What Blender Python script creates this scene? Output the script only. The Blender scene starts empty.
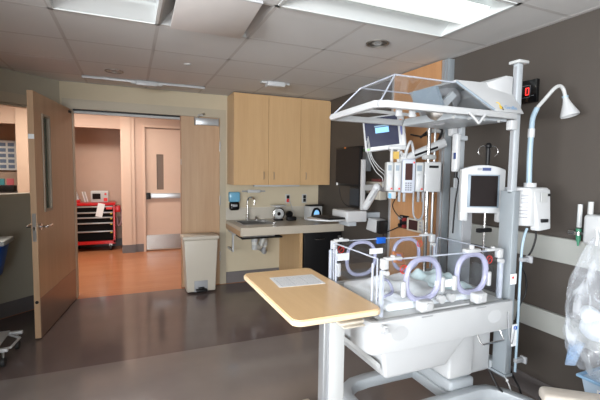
import bpy, bmesh, math, random
from mathutils import Vector, Matrix
random.seed(7)
SC = bpy.context.scene
COL = SC.collection
PI = math.pi
R = math.radians

# ------------------------------------------------------------------ camera
def make_camera():
    yaw, pitch, roll = R(23.3), R(4.18), R(0.79)
    fwd = Vector((math.sin(yaw)*math.cos(pitch), math.cos(yaw)*math.cos(pitch), -math.sin(pitch)))
    right = Vector((math.cos(yaw), -math.sin(yaw), 0))
    up = right.cross(fwd)
    r2 = right*math.cos(roll) + up*math.sin(roll)
    u2 = -right*math.sin(roll) + up*math.cos(roll)
    m = Matrix((r2, u2, -fwd)).transposed().to_4x4()
    m.translation = Vector((0, 0, 1.49))
    cd = bpy.data.cameras.new('camera'); cd.sensor_width = 36; cd.lens = 394/600*36
    cd.clip_start = 0.05
    o = bpy.data.objects.new('camera', cd); COL.objects.link(o); o.matrix_world = m
    SC.camera = o
make_camera()

# ------------------------------------------------------------------ world, lights, exposure
w = bpy.data.worlds.new('world'); SC.world = w; w.use_nodes = True
bg = w.node_tree.nodes['Background']; bg.inputs[0].default_value = (0.75, 0.87, 1.0, 1); bg.inputs[1].default_value = 1.0

def area(name, loc, rot, sx, sy, power, col, spread=180):
    l = bpy.data.lights.new(name, 'AREA'); l.shape = 'RECTANGLE'; l.size = sx; l.size_y = sy
    l.energy = power; l.color = col; l.spread = R(spread)
    o = bpy.data.objects.new(name, l); COL.objects.link(o); o.location = loc; o.rotation_euler = rot
    return o
# daylight through the window behind the camera and the one in the left wall
area('window_daylight', (-3.93, -1.6, 1.5), (0, R(-92), 0), 1.6, 5.2, 260, (0.92, 0.96, 1.0))
area('window_daylight', (-1.9, -4.95, 1.5), (R(92), 0, 0), 3.6, 1.6, 230, (0.92, 0.96, 1.0))
# added fill lamps at the same windows, tilted up to brighten the ceiling
area('ceiling_fill_light', (-3.92, -1.6, 1.3), (0, R(-125), 0), 1.3, 5.2, 140, (1.0, 0.99, 0.97))
area('ceiling_fill_light', (-1.9, -4.93, 1.3), (R(125), 0, 0), 3.6, 1.3, 90, (1.0, 0.99, 0.97))
# corridor ceiling panels
area('corridor_lamp_light', (-0.9, 6.5, 2.58), (0, 0, 0), 2.2, 0.6, 46, (1.0, 0.945, 0.89))
area('corridor_lamp_light', (-3.8, 6.5, 2.58), (0, 0, 0), 2.2, 0.6, 22, (1.0, 0.945, 0.89))

vs = SC.view_settings
SC.display_settings.display_device = 'sRGB'
vs.view_transform = 'Standard'; vs.look = 'None'; vs.exposure = 0.50; vs.gamma = 1.0
try: vs.use_curve_mapping = False
except Exception: pass

# ------------------------------------------------------------------ materials
def lin(c):
    out = []
    for v in c:
        v /= 255.0
        out.append(v/12.92 if v <= 0.04045 else ((v+0.055)/1.055)**2.4)
    return tuple(out)+(1.0,)
def mat(name, rgb, rough=0.5, metal=0.0, var=0.04, scale=8.0, bump=0.0, bscale=120.0, coat=0.0, spec=0.5, emit=None, estr=0.0, trans=0.0):
    m = bpy.data.materials.new(name); m.use_nodes = True
    nt = m.node_tree; b = nt.nodes['Principled BSDF']; c = lin(rgb)
    b.inputs['Roughness'].default_value = rough; b.inputs['Metallic'].default_value = metal
    b.inputs['Coat Weight'].default_value = coat; b.inputs['Specular IOR Level'].default_value = spec
    b.inputs['Coat Roughness'].default_value = 0.08
    tc = nt.nodes.new('ShaderNodeTexCoord')
    n = nt.nodes.new('ShaderNodeTexNoise'); n.inputs['Scale'].default_value = scale; n.inputs['Detail'].default_value = 3
    nt.links.new(tc.outputs['Object'], n.inputs['Vector'])
    mx = nt.nodes.new('ShaderNodeMix'); mx.data_type = 'RGBA'
    mx.inputs['A'].default_value = tuple(v*(1-var) for v in c[:3])+(1,)
    mx.inputs['B'].default_value = tuple(min(1, v*(1+var)) for v in c[:3])+(1,)
    nt.links.new(n.outputs['Fac'], mx.inputs['Factor']); nt.links.new(mx.outputs['Result'], b.inputs['Base Color'])
    if bump:
        n2 = nt.nodes.new('ShaderNodeTexNoise'); n2.inputs['Scale'].default_value = bscale; n2.inputs['Detail'].default_value = 2
        nt.links.new(tc.outputs['Object'], n2.inputs['Vector'])
        bp = nt.nodes.new('ShaderNodeBump'); bp.inputs['Strength'].default_value = bump; bp.inputs['Distance'].default_value = 0.004
        nt.links.new(n2.outputs['Fac'], bp.inputs['Height']); nt.links.new(bp.outputs['Normal'], b.inputs['Normal'])
    if emit:
        b.inputs['Emission Color'].default_value = lin(emit); b.inputs['Emission Strength'].default_value = estr
    if trans: b.inputs['Transmission Weight'].default_value = trans
    return m
def wood(name, rgb, rgb2, axis='Z', rough=0.4, scale=9.0, stretch=0.06, coat=0.1):
    m = bpy.data.materials.new(name); m.use_nodes = True
    nt = m.node_tree; b = nt.nodes['Principled BSDF']; b.inputs['Roughness'].default_value = rough
    b.inputs['Coat Weight'].default_value = coat; b.inputs['Coat Roughness'].default_value = 0.25
    tc = nt.nodes.new('ShaderNodeTexCoord'); mp = nt.nodes.new('ShaderNodeMapping')
    s = [1, 1, 1]; s['XYZ'.index(axis)] = stretch; mp.inputs['Scale'].default_value = s
    nt.links.new(tc.outputs['Object'], mp.inputs['Vector'])
    n = nt.nodes.new('ShaderNodeTexNoise'); n.inputs['Scale'].default_value = scale*5; n.inputs['Detail'].default_value = 5; n.inputs['Roughness'].default_value = 0.6
    n3 = nt.nodes.new('ShaderNodeTexNoise'); n3.inputs['Scale'].default_value = scale; n3.inputs['Detail'].default_value = 2
    nt.links.new(mp.outputs[0], n.inputs['Vector']); nt.links.new(mp.outputs[0], n3.inputs['Vector'])
    ad = nt.nodes.new('ShaderNodeMath'); ad.operation = 'ADD'; hf = nt.nodes.new('ShaderNodeMath'); hf.operation = 'MULTIPLY'; hf.inputs[1].default_value = 0.5
    nt.links.new(n.outputs['Fac'], ad.inputs[0]); nt.links.new(n3.outputs['Fac'], ad.inputs[1]); nt.links.new(ad.outputs[0], hf.inputs[0])
    cr = nt.nodes.new('ShaderNodeValToRGB'); cr.color_ramp.elements[0].position = 0.32; cr.color_ramp.elements[1].position = 0.68
    cr.color_ramp.elements[0].color = lin(rgb2); cr.color_ramp.elements[1].color = lin(rgb)
    nt.links.new(hf.outputs[0], cr.inputs[0]); nt.links.new(cr.outputs[0], b.inputs['Base Color'])
    return m
def clear(name, rgb=(253, 254, 255), tint=0.99, gloss=0.10, rough=0.03):
    # thin clear plastic: see-through with a fresnel sheen
    m = bpy.data.materials.new(name); m.use_nodes = True; nt = m.node_tree; nt.nodes.clear()
    out = nt.nodes.new('ShaderNodeOutputMaterial'); t = nt.nodes.new('ShaderNodeBsdfTransparent'); g = nt.nodes.new('ShaderNodeBsdfGlossy')
    t.inputs[0].default_value = tuple(v*tint for v in lin(rgb)[:3])+(1,); g.inputs['Roughness'].default_value = rough
    g.inputs[0].default_value = (1, 1, 1, 1)
    fr = nt.nodes.new('ShaderNodeLayerWeight'); fr.inputs[0].default_value = 0.22
    pw = nt.nodes.new('ShaderNodeMath'); pw.operation = 'POWER'; pw.inputs[1].default_value = 2.2; nt.links.new(fr.outputs['Facing'], pw.inputs[0])
    ad = nt.nodes.new('ShaderNodeMath'); ad.operation = 'MULTIPLY_ADD'; ad.inputs[1].default_value = 0.6; ad.inputs[2].default_value = gloss*0.25
    ad.use_clamp = True
    nt.links.new(pw.outputs[0], ad.inputs[0])
    mx = nt.nodes.new('ShaderNodeMixShader'); nt.links.new(ad.outputs[0], mx.inputs[0]); nt.links.new(t.outputs[0], mx.inputs[1]); nt.links.new(g.outputs[0], mx.inputs[2])
    nt.links.new(mx.outputs[0], out.inputs[0]); return m
def film(name, rgb, alpha, rough=0.2):
    # milky translucent plastic
    m = bpy.data.materials.new(name); m.use_nodes = True; nt = m.node_tree; b = nt.nodes['Principled BSDF']
    b.inputs['Base Color'].default_value = lin(rgb); b.inputs['Roughness'].default_value = rough; b.inputs['Alpha'].default_value = alpha
    tc = nt.nodes.new('ShaderNodeTexCoord'); n = nt.nodes.new('ShaderNodeTexNoise'); n.inputs['Scale'].default_value = 14
    nt.links.new(tc.outputs['Object'], n.inputs['Vector'])
    ma = nt.nodes.new('ShaderNodeMath'); ma.operation = 'MULTIPLY_ADD'; ma.inputs[1].default_value = 0.5; ma.inputs[2].default_value = alpha-0.25; ma.use_clamp = True
    nt.links.new(n.outputs['Fac'], ma.inputs[0]); nt.links.new(ma.outputs[0], b.inputs['Alpha'])
    return m

M = {}
M['wall'] = mat('beige_wall_paint', (193, 181, 156), 0.7, bump=0.15, bscale=200)
M['wall2'] = mat('grey_beige_wall_paint', (168, 163, 147), 0.7, bump=0.15, bscale=200)
M['brown'] = mat('brown_wall_paint', (72, 66, 61), 0.6, bump=0.12, bscale=220)
M['frame'] = mat('taupe_frame_paint', (176, 166, 146), 0.45)
M['cove'] = mat('grey_vinyl_base', (104, 99, 99), 0.5)
M['hallwall'] = mat('hall_wall_paint', (200, 172, 154), 0.7, bump=0.1, bscale=200)
M['halltrim'] = mat('hall_trim_paint', (210, 182, 162), 0.6)
M['white'] = mat('white_plastic', (187, 189, 191), 0.32, var=0.015)
M['white2'] = mat('offwhite_plastic', (182, 184, 184), 0.4, var=0.02)
M['cream'] = mat('cream_plastic', (192, 185, 172), 0.4, var=0.02)
M['greyp'] = mat('grey_plastic', (150, 152, 156), 0.4)
M['lgrey'] = mat('light_grey_metal_paint', (172, 178, 183), 0.35, var=0.02)
M['colgrey'] = mat('column_grey', (150, 158, 164), 0.35, metal=0.25, var=0.02)
M['rail'] = mat('wall_guard', (160, 162, 158), 0.45)
M['bluegrey'] = mat('blue_grey_metal_paint', (128, 142, 154), 0.38)
M['alu'] = mat('brushed_aluminium', (190, 194, 198), 0.35, metal=0.7, var=0.03)
M['chrome'] = mat('chrome', (215, 215, 215), 0.15, metal=1.0)
M['steel'] = mat('brushed_steel', (170, 168, 165), 0.3, metal=0.9, var=0.08, scale=30)
M['dsteel'] = mat('satin_nickel', (150, 145, 138), 0.45, metal=0.8)
M['mbd'] = mat('matt_black_drawer', (14, 14, 15), .8, spec=.1)
M['dred'] = mat('dark_red_plastic', (130, 38, 40), 0.5)
M['kick'] = mat('bronze_kickplate', (135, 112, 98), 0.32, metal=0.45, var=0.05)
M['black'] = mat('black_plastic', (20, 20, 22), 0.45, spec=0.3)
M['blackg'] = mat('black_gloss', (12, 12, 14), 0.12)
M['screen'] = mat('dark_screen', (26, 20, 20), 0.5, spec=0.15)
M['brownscreen'] = mat('brown_screen', (66, 44, 42), 0.6, spec=0.08)
M['maple'] = wood('maple_door', (190, 158, 126), (176, 142, 110), 'Z', 0.38)
M['mapletrim'] = wood('maple_edge', (205, 170, 130), (192, 155, 115), 'Z', 0.4)
M['cab'] = wood('maple_cabinet', (202, 167, 124), (190, 155, 112), 'Z', 0.35)
M['panel'] = wood('headwall_laminate', (186, 140, 98), (172, 126, 86), 'Z', 0.4)
M['tabletop'] = wood('tabletop_laminate', (238, 202, 156), (228, 190, 142), 'Y', 0.3, 6)
M['edge'] = mat('tabletop_edge', (234, 210, 176), 0.4)
M['counter'] = mat('speckled_worktop', (188, 179, 164), 0.3, var=0.12, scale=220)
M['splash'] = mat('backsplash', (188, 182, 170), 0.35)
M['red'] = mat('red_enamel', (190, 24, 30), 0.3)
M['red2'] = mat('red_plastic', (215, 50, 45), 0.4)
M['paper'] = mat('paper', (236, 238, 240), 0.7, var=0.01)
M['ink'] = mat('ink_grey', (130, 132, 140), 0.7)
M['inkblue'] = mat('ink_blue', (60, 90, 190), 0.6)
M['blue'] = mat('blue_plastic', (10, 90, 190), 0.4)
M['lblue'] = mat('light_blue_tube', (150, 172, 187), 0.35, var=0.02)
M['aqua'] = mat('pale_aqua_sheet', (212, 232, 236), 0.8, bump=0.3, bscale=40)
M['sheet'] = mat('white_sheet', (240, 244, 247), 0.85, bump=0.3, bscale=40)
M['lav'] = film('lavender_ring', (172, 174, 202), 0.74)
M['green'] = mat('green_plastic', (62, 128, 100), 0.4)
M['yellow'] = mat('yellow_label', (225, 190, 60), 0.5)
M['orange'] = mat('orange_label', (215, 120, 50), 0.5)
M['pink'] = mat('pink_paper', (220, 110, 120), 0.7)
M['teal'] = mat('teal_paper', (70, 150, 160), 0.7)
M['vinyl'] = mat('beige_vinyl', (190, 182, 172), 0.45)
M['graychair'] = mat('grey_vinyl', (150, 148, 150), 0.5)
M['rubber'] = mat('dark_rubber', (40, 40, 42), 0.6)
M['clear'] = clear('clear_acrylic')
M['clear2'] = clear('canopy_acrylic', (248, 249, 250), 0.97, 0.2)
M['edgec'] = film('acrylic_edge', (205, 212, 226), 0.55)
M['glass'] = clear('window_glass', (250, 252, 250), 0.98, 0.08)
def bag_mat():
    m = bpy.data.materials.new('clear_bag_film'); m.use_nodes = True; nt = m.node_tree; b = nt.nodes['Principled BSDF']
    b.inputs['Base Color'].default_value = lin((232, 238, 246)); b.inputs['Roughness'].default_value = 0.12; b.inputs['Specular IOR Level'].default_value = 0.9
    tc = nt.nodes.new('ShaderNodeTexCoord'); mp = nt.nodes.new('ShaderNodeMapping'); mp.inputs['Scale'].default_value = (1, 1, .35); nt.links.new(tc.outputs['Object'], mp.inputs[0])
    n = nt.nodes.new('ShaderNodeTexNoise'); n.inputs['Scale'].default_value = 9; n.inputs['Detail'].default_value = 2; n.inputs['Distortion'].default_value = 1.2; nt.links.new(mp.outputs[0], n.inputs['Vector'])
    cr = nt.nodes.new('ShaderNodeValToRGB'); cr.color_ramp.elements[0].position = .45; cr.color_ramp.elements[1].position = .72
    cr.color_ramp.elements[0].color = (.16, .16, .16, 1); cr.color_ramp.elements[1].color = (.5, .5, .5, 1)
    nt.links.new(n.outputs['Fac'], cr.inputs[0]); nt.links.new(cr.outputs[0], b.inputs['Alpha'])
    bp = nt.nodes.new('ShaderNodeBump'); bp.inputs['Strength'].default_value = .5; bp.inputs['Distance'].default_value = .015; nt.links.new(n.outputs['Fac'], bp.inputs['Height']); nt.links.new(bp.outputs[0], b.inputs['Normal'])
    return m
M['bag'] = bag_mat()
M['bluefilm'] = film('blue_tinted_plastic', (150, 185, 225), 0.32)
M['pvc'] = mat('white_pvc', (205, 205, 200), 0.35)
M['lens'] = mat('lamp_lens', (240, 242, 240), 0.5, emit=(238, 244, 242), estr=0.62)
M['cove2'] = mat('white_reflector', (212, 216, 216), 0.35, var=0.01, emit=(238, 244, 242), estr=0.0)
M['hlens'] = mat('corridor_lens', (250, 235, 215), 0.5, emit=(255, 225, 195), estr=2.2)
M['led'] = mat('red_led', (255, 40, 40), 0.4, emit=(255, 60, 55), estr=1.0)
M['scrblue'] = mat('blue_screen_glow', (120, 170, 220), 0.3, emit=(120, 180, 235), estr=0.7)
M['scrdark'] = mat('lit_dark_screen', (24, 28, 50), 0.2, emit=(40, 46, 80), estr=0.25)
M['soapb'] = mat('blue_soap_front', (110, 170, 200), 0.2)
M['carpetwood'] = None

def ceiling_mat():
    m = mat('ceiling_tile', (214, 214, 213), 0.85, var=0.05, scale=300, bump=0.04, bscale=260)
    return m
M['tile'] = ceiling_mat()
M['tbar'] = mat('ceiling_grid', (196, 194, 192), 0.8)

def floor_mat():
    m = bpy.data.materials.new('room_vinyl_floor'); m.use_nodes = True; nt = m.node_tree; b = nt.nodes['Principled BSDF']
    tc = nt.nodes.new('ShaderNodeTexCoord'); sp = nt.nodes.new('ShaderNodeSeparateXYZ'); nt.links.new(tc.outputs['Object'], sp.inputs[0])
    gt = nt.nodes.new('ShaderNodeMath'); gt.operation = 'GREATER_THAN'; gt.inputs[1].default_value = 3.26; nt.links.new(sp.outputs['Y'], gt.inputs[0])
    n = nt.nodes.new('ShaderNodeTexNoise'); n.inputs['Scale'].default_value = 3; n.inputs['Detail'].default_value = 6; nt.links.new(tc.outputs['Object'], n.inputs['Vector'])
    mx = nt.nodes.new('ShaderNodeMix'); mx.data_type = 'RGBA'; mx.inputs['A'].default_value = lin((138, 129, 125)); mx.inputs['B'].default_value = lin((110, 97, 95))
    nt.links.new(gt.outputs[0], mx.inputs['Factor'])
    mx2 = nt.nodes.new('ShaderNodeMix'); mx2.data_type = 'RGBA'; mx2.blend_type = 'MULTIPLY'; mx2.inputs['Factor'].default_value = 0.25
    nt.links.new(mx.outputs['Result'], mx2.inputs['A']); nt.links.new(n.outputs['Fac'], mx2.inputs['B']); nt.links.new(mx2.outputs['Result'], b.inputs['Base Color'])
    b.inputs['Roughness'].default_value = 0.11; b.inputs['Specular IOR Level'].default_value = 0.5
    n2 = nt.nodes.new('ShaderNodeTexNoise'); n2.inputs['Scale'].default_value = 2.2; n2.inputs['Detail'].default_value = 2; nt.links.new(tc.outputs['Object'], n2.inputs['Vector'])
    bp = nt.nodes.new('ShaderNodeBump'); bp.inputs['Strength'].default_value = 0.06; bp.inputs['Distance'].default_value = 0.02
    nt.links.new(n2.outputs['Fac'], bp.inputs['Height']); nt.links.new(bp.outputs['Normal'], b.inputs['Normal'])
    return m
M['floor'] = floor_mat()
def hallfloor_mat():
    m = wood('corridor_wood_floor', (184, 124, 86), (166, 106, 70), 'X', 0.22, 5, 0.12)
    return m
M['hallfloor'] = hallfloor_mat()

# ------------------------------------------------------------------ mesh helpers
WM = {}
SPLIT = {'button', 'channel_rail', 'column_label', 'controls', 'corner_tube', 'cross_beam', 'display_foot', 'drain_clip', 'end_clip', 'green_fitting', 'grip_recess', 'grommet', 'hanger', 'hinge', 'mount', 'panel_rib', 'pole_bracket', 'pole_clamp', 'rim_bracket', 'rim_bumper', 'rivet', 'shelf_mount', 'slip_nut', 'slot', 'switch', 'coupler', 'valve'}
def frame(loc, rz=0.0, rx=0.0, ry=0.0):
    return Matrix.Translation(Vector(loc)) @ Matrix.Rotation(rz, 4, 'Z') @ Matrix.Rotation(ry, 4, 'Y') @ Matrix.Rotation(rx, 4, 'X')
class MB:
    def __init__(s, F=None): s.bm = bmesh.new(); s.F = F or Matrix.Identity(4)
    def _v(s, p): return s.bm.verts.new(s.F @ Vector(p))
    def box(s, x0, x1, y0, y1, z0, z1, bev=0.0, seg=2, F=None):
        G = s.F @ F if F else s.F
        r = bmesh.ops.create_cube(s.bm, size=1.0)
        vs_ = r['verts']
        for v in vs_:
            v.co = Vector(((x0+x1)/2+v.co.x*(x1-x0), (y0+y1)/2+v.co.y*(y1-y0), (z0+z1)/2+v.co.z*(z1-z0)))
        if bev > 0:
            es = list({e for v in vs_ for e in v.link_edges})
            rr = bmesh.ops.bevel(s.bm, geom=es, offset=bev, segments=seg, affect='EDGES', profile=0.5)
            vs_ = list(set(rr['verts']) | {v for v in vs_ if v.is_valid})
        for v in vs_: v.co = G @ v.co
        return s
    def cyl(s, p, q, r, r2=None, seg=20, cap=True):
        p = Vector(p); q = Vector(q); r2 = r if r2 is None else r2
        d = (q-p).normalized(); a = d.orthogonal().normalized(); b = d.cross(a)
        A = []; B = []
        for i in range(seg):
            t = 2*PI*i/seg; o = a*math.cos(t)+b*math.sin(t)
            A.append(s._v(p+o*r)); B.append(s._v(q+o*r2))
        for i in range(seg): s.bm.faces.new((A[i], A[(i+1) % seg], B[(i+1) % seg], B[i]))
        if cap:
            s.bm.faces.new(A[::-1]); s.bm.faces.new(B)
        return s
    def tube(s, pts, r, seg=10, closed=False, smooth=True, sq=None):
        pts = [Vector(p) for p in pts]
        if smooth and len(pts) > 2:
            out = []; n = len(pts)
            rng = range(n if closed else n-1)
            for i in rng:
                p0 = pts[(i-1) % n] if closed or i > 0 else pts[0]; p1 = pts[i]; p2 = pts[(i+1) % n]; p3 = pts[(i+2) % n] if closed or i+2 < n else pts[-1]
                for k in range(6):
                    t = k/6
                    out.append(0.5*((2*p1)+(p2-p0)*t+(2*p0-5*p1+4*p2-p3)*t*t+(-p0+3*p1-3*p2+p3)*t**3))
            if not closed: out.append(pts[-1])
            pts = out
        n = len(pts); rings = []; up = None
        for i, p in enumerate(pts):
            if closed: d = pts[(i+1) % n]-pts[i-1]
            else: d = pts[min(i+1, n-1)]-pts[max(i-1, 0)]
            if d.length < 1e-9: d = Vector((0, 0, 1))
            d.normalize()
            if up is None: up = d.orthogonal().normalized()
            up = (up-d*up.dot(d))
            if up.length < 1e-6: up = d.orthogonal()
            up.normalize(); b = d.cross(up)
            rr = r[min(i, len(r)-1)] if isinstance(r, (list, tuple)) else r
            rings.append([s._v(p+(up*math.cos(2*PI*k/seg)+b*math.sin(2*PI*k/seg))*rr) for k in range(seg)])
        for i in range(n if closed else n-1):
            A = rings[i]; B = rings[(i+1) % n]
            off = 0
            if closed and i == n-1:
                off = min(range(seg), key=lambda o: (A[0].co-B[o].co).length)
            for k in range(seg): s.bm.faces.new((A[k], A[(k+1) % seg], B[(k+1+off) % seg], B[(k+off) % seg]))
        if not closed: s.bm.faces.new(rings[0][::-1]); s.bm.faces.new(rings[-1])
        return s
    def lathe(s, c, prof, axis=(0, 0, 1), seg=28):
        # prof: list of (radius, height along axis)
        c = Vector(c); d = Vector(axis).normalized(); a = d.orthogonal().normalized(); b = d.cross(a)
        rings = []
        for r, h in prof:
            if r < 1e-5: rings.append([s._v(c+d*h)])
            else: rings.append([s._v(c+d*h+(a*math.cos(2*PI*k/seg)+b*math.sin(2*PI*k/seg))*r) for k in range(seg)])
        for A, B in zip(rings, rings[1:]):
            for k in range(seg):
                k2 = (k+1) % seg
                if len(A) == 1 and len(B) == 1: continue
                if len(A) == 1: s.bm.faces.new((A[0], B[k2], B[k]))
                elif len(B) == 1: s.bm.faces.new((A[k], A[k2], B[0]))
                else: s.bm.faces.new((A[k], A[k2], B[k2], B[k]))
        return s
    def prism(s, poly, ext, bev=0.0):
        ext = Vector(ext); A = [s._v(p) for p in poly]; B = [s._v(Vector(p)+ext) for p in poly]
        n = len(A); fs = [s.bm.faces.new(A[::-1]), s.bm.faces.new(B)]
        for i in range(n): fs.append(s.bm.faces.new((A[i], A[(i+1) % n], B[(i+1) % n], B[i])))
        bmesh.ops.recalc_face_normals(s.bm, faces=fs)
        if bev > 0:
            es = list({e for f in fs for e in f.edges})
            bmesh.ops.bevel(s.bm, geom=es, offset=bev, segments=2, affect='EDGES', profile=0.5)
        return s
    def solid(s, V, Fc):
        vv = [s._v(p) for p in V]
        fs = [s.bm.faces.new([vv[i] for i in f]) for f in Fc]
        bmesh.ops.recalc_face_normals(s.bm, faces=fs); return s
    def hexa(s, bot, top, bev=0.0):
        vv = [s._v(p) for p in bot]+[s._v(p) for p in top]
        fs = [s.bm.faces.new([vv[i] for i in f]) for f in ((3, 2, 1, 0), (4, 5, 6, 7), (0, 1, 5, 4), (1, 2, 6, 5), (2, 3, 7, 6), (3, 0, 4, 7))]
        bmesh.ops.recalc_face_normals(s.bm, faces=fs)
        if bev: bmesh.ops.bevel(s.bm, geom=list({e for f in fs for e in f.edges}), offset=bev, segments=3, affect='EDGES', profile=0.5)
        return s
    def sweep(s, pts, wd, z0, z1, bev=0.01, closed=False):
        # rectangular bar along a planar path (x, y) with mitred joints
        P = [Vector((p[0], p[1])) for p in pts]; n = len(P); L = []
        for i, p in enumerate(P):
            d1 = (P[i]-P[i-1]).normalized() if (closed or i > 0) else None
            d2 = (P[(i+1) % n]-P[i]).normalized() if (closed or i < n-1) else None
            d1 = d1 or d2; d2 = d2 or d1
            t = (d1+d2).normalized(); nn = Vector((-t.y, t.x)); k = 1/max(0.4, nn.dot(Vector((-d1.y, d1.x))))
            L.append((p+nn*k*wd/2, p-nn*k*wd/2))
        rings = [[s._v((a.x, a.y, z0)), s._v((b.x, b.y, z0)), s._v((b.x, b.y, z1)), s._v((a.x, a.y, z1))] for a, b in L]
        fs = []
        for i in range(n if closed else n-1):
            A = rings[i]; B = rings[(i+1) % n]
            for k in range(4): fs.append(s.bm.faces.new((A[k], A[(k+1) % 4], B[(k+1) % 4], B[k])))
        if not closed: fs.append(s.bm.faces.new(rings[0][::-1])); fs.append(s.bm.faces.new(rings[-1]))
        bmesh.ops.recalc_face_normals(s.bm, faces=fs)
        if bev:
            es = [e for e in {e for f in fs for e in f.edges} if len(e.link_faces) == 2 and e.calc_face_angle(0) > 0.9]
            bmesh.ops.bevel(s.bm, geom=es, offset=bev, segments=2, affect='EDGES', profile=0.5)
        return s
    def sphere(s, c, r, sc=(1, 1, 1), seg=18):
        rr = bmesh.ops.create_uvsphere(s.bm, u_segments=seg, v_segments=seg//2, radius=r)
        for v in rr['verts']: v.co = s.F @ (Vector(c)+Vector((v.co.x*sc[0], v.co.y*sc[1], v.co.z*sc[2])))
        return s
    def ring(s, c, r, t, axis, seg=36, sx=1.0, sy=1.0, a=None, b=None, tseg=8):
        c = Vector(c); pts = []
        for k in range(seg):
            th = 2*PI*k/seg
            pts.append(c+Vector(a)*math.cos(th)*r*sx+Vector(b)*math.sin(th)*r*sy)
        return s.tube(pts, t, tseg, closed=True, smooth=False)
    def clusters(s):
        seen = set(); cl = []
        for v in s.bm.verts:
            if v in seen: continue
            st = [v]; seen.add(v); comp = [v]
            while st:
                q = st.pop()
                for e in q.link_edges:
                    o_ = e.other_vert(q)
                    if o_ not in seen: seen.add(o_); st.append(o_); comp.append(o_)
            cl.append([[min(c.co[i] for c in comp)-.002 for i in range(3)], [max(c.co[i] for c in comp)+.002 for i in range(3)], comp])
        ch = True
        while ch:
            ch = False
            for i in range(len(cl)):
                for j in range(i+1, len(cl)):
                    a, b = cl[i], cl[j]
                    if all(a[0][k] <= b[1][k] and b[0][k] <= a[1][k] for k in range(3)):
                        cl[i] = [[min(a[0][k], b[0][k]) for k in range(3)], [max(a[1][k], b[1][k]) for k in range(3)], a[2]+b[2]]; cl.pop(j); ch = True; break
                if ch: break
        return [c[2] for c in cl]
    def build(s, name, m, parent=None, smooth=True, angle=35):
        if parent is not None and name in SPLIT:
            cl = s.clusters()
            if len(cl) > 1:
                first = None; idx = {v: i for i, c in enumerate(cl) for v in c}
                for i in range(len(cl)):
                    nb = MB(); mp = {}
                    for v in cl[i]: mp[v] = nb.bm.verts.new(v.co)
                    for f in s.bm.faces:
                        if idx[f.verts[0]] == i: nb.bm.faces.new([mp[v] for v in f.verts])
                    o_ = nb.build(name, m, parent, smooth, angle); first = first or o_
                s.bm.free(); return first
        me = bpy.data.meshes.new(name)
        bmesh.ops.remove_doubles(s.bm, verts=s.bm.verts, dist=1e-6)
        o = bpy.data.objects.new(name, me); COL.objects.link(o)
        if parent is not None:
            inv = WM[parent].inverted(); o.parent = parent; WM[o] = WM[parent].copy()
            for v in s.bm.verts: v.co = inv @ v.co
        else:
            vs_ = [v.co for v in s.bm.verts]
            c = Vector(((min(v.x for v in vs_)+max(v.x for v in vs_))/2, (min(v.y for v in vs_)+max(v.y for v in vs_))/2, min(v.z for v in vs_)))
            if name.startswith(('floor', 'wall', 'ceiling')): c = Vector((0, 0, 0))
            for v in s.bm.verts: v.co -= c
            o.location = c; WM[o] = Matrix.Translation(c)
        s.bm.normal_update(); s.bm.to_mesh(me); s.bm.free()
        me.materials.append(m if not isinstance(m, str) else M[m])
        if smooth:
            me.polygons.foreach_set('use_smooth', [True]*len(me.polygons))
            me.set_sharp_from_angle(angle=R(angle))
        return o
def tag(o, label=None, cat=None, group=None, kind=None):
    if label: o['label'] = label
    if cat: o['category'] = cat
    if group: o['group'] = group
    if kind: o['kind'] = kind
    return o
def thing(name, label, cat, loc=(0, 0, 0), rz=0.0, group=None):
    o = bpy.data.objects.new(name, None); COL.objects.link(o); o.location = loc; o.rotation_euler = (0, 0, rz)
    o.empty_display_size = 0.05
    WM[o] = Matrix.Translation(Vector(loc)) @ Matrix.Rotation(rz, 4, 'Z')
    return tag(o, label, cat, group)
def struct(o): o['kind'] = 'structure'; return o
def text(body, size, F, m, parent, name='lettering', ext=0.0005, align='CENTER', sx=1.0):
    c = bpy.data.curves.new('t', 'FONT'); c.body = body; c.size = size; c.extrude = ext; c.align_x = align; c.align_y = 'CENTER'; c.resolution_u = 2
    t = bpy.data.objects.new('t', c); COL.objects.link(t)
    dg = bpy.context.evaluated_depsgraph_get(); dg.update()
    me = bpy.data.meshes.new_from_object(t.evaluated_get(dg)); bpy.data.objects.remove(t)
    mb = MB(); mb.bm.from_mesh(me)
    for v in mb.bm.verts: v.co = F @ Vector((v.co.x*sx, v.co.y, v.co.z))
    return mb.build(name, m, parent, smooth=False)
def face_frame(o, right, up):
    # frame whose x runs along right, y along up, z out of the face
    r_ = Vector(right).normalized(); u_ = Vector(up).normalized(); n_ = r_.cross(u_)
    m = Matrix((r_, u_, n_)).transposed().to_4x4(); m.translation = Vector(o); return m

# ================================================================== SETTING
H = 2.44
XR = 2.47; YB = 5.08
# angled wall runs from corner A down-left to B
A = Vector((-0.70, 5.08, 0)); th = R(42); dv = Vector((-math.cos(th), -math.sin(th), 0)); B = A+dv*1.75
XL = B.x
nv = Vector((math.sin(th), -math.cos(th), 0))     # towards the room
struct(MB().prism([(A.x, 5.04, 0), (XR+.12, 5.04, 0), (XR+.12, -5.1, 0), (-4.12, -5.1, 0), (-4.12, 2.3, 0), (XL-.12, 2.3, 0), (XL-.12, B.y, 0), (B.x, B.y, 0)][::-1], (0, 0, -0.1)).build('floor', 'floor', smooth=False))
struct(MB().box(-5.2, 3.2, 5.04, 8.6, -0.1, 0.0).build('floor_corridor', 'hallfloor', smooth=False))
f2 = MB().prism([(-5.2, 5.04, 0), (-5.2, 2.4, 0), (XL-.14, 2.4, 0), (XL-.14, B.y+.02, 0), (A.x-.05, 5.04, 0)], (0, 0, -0.1))
struct(f2.build('floor_lobby', 'hallfloor', smooth=False))
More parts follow.
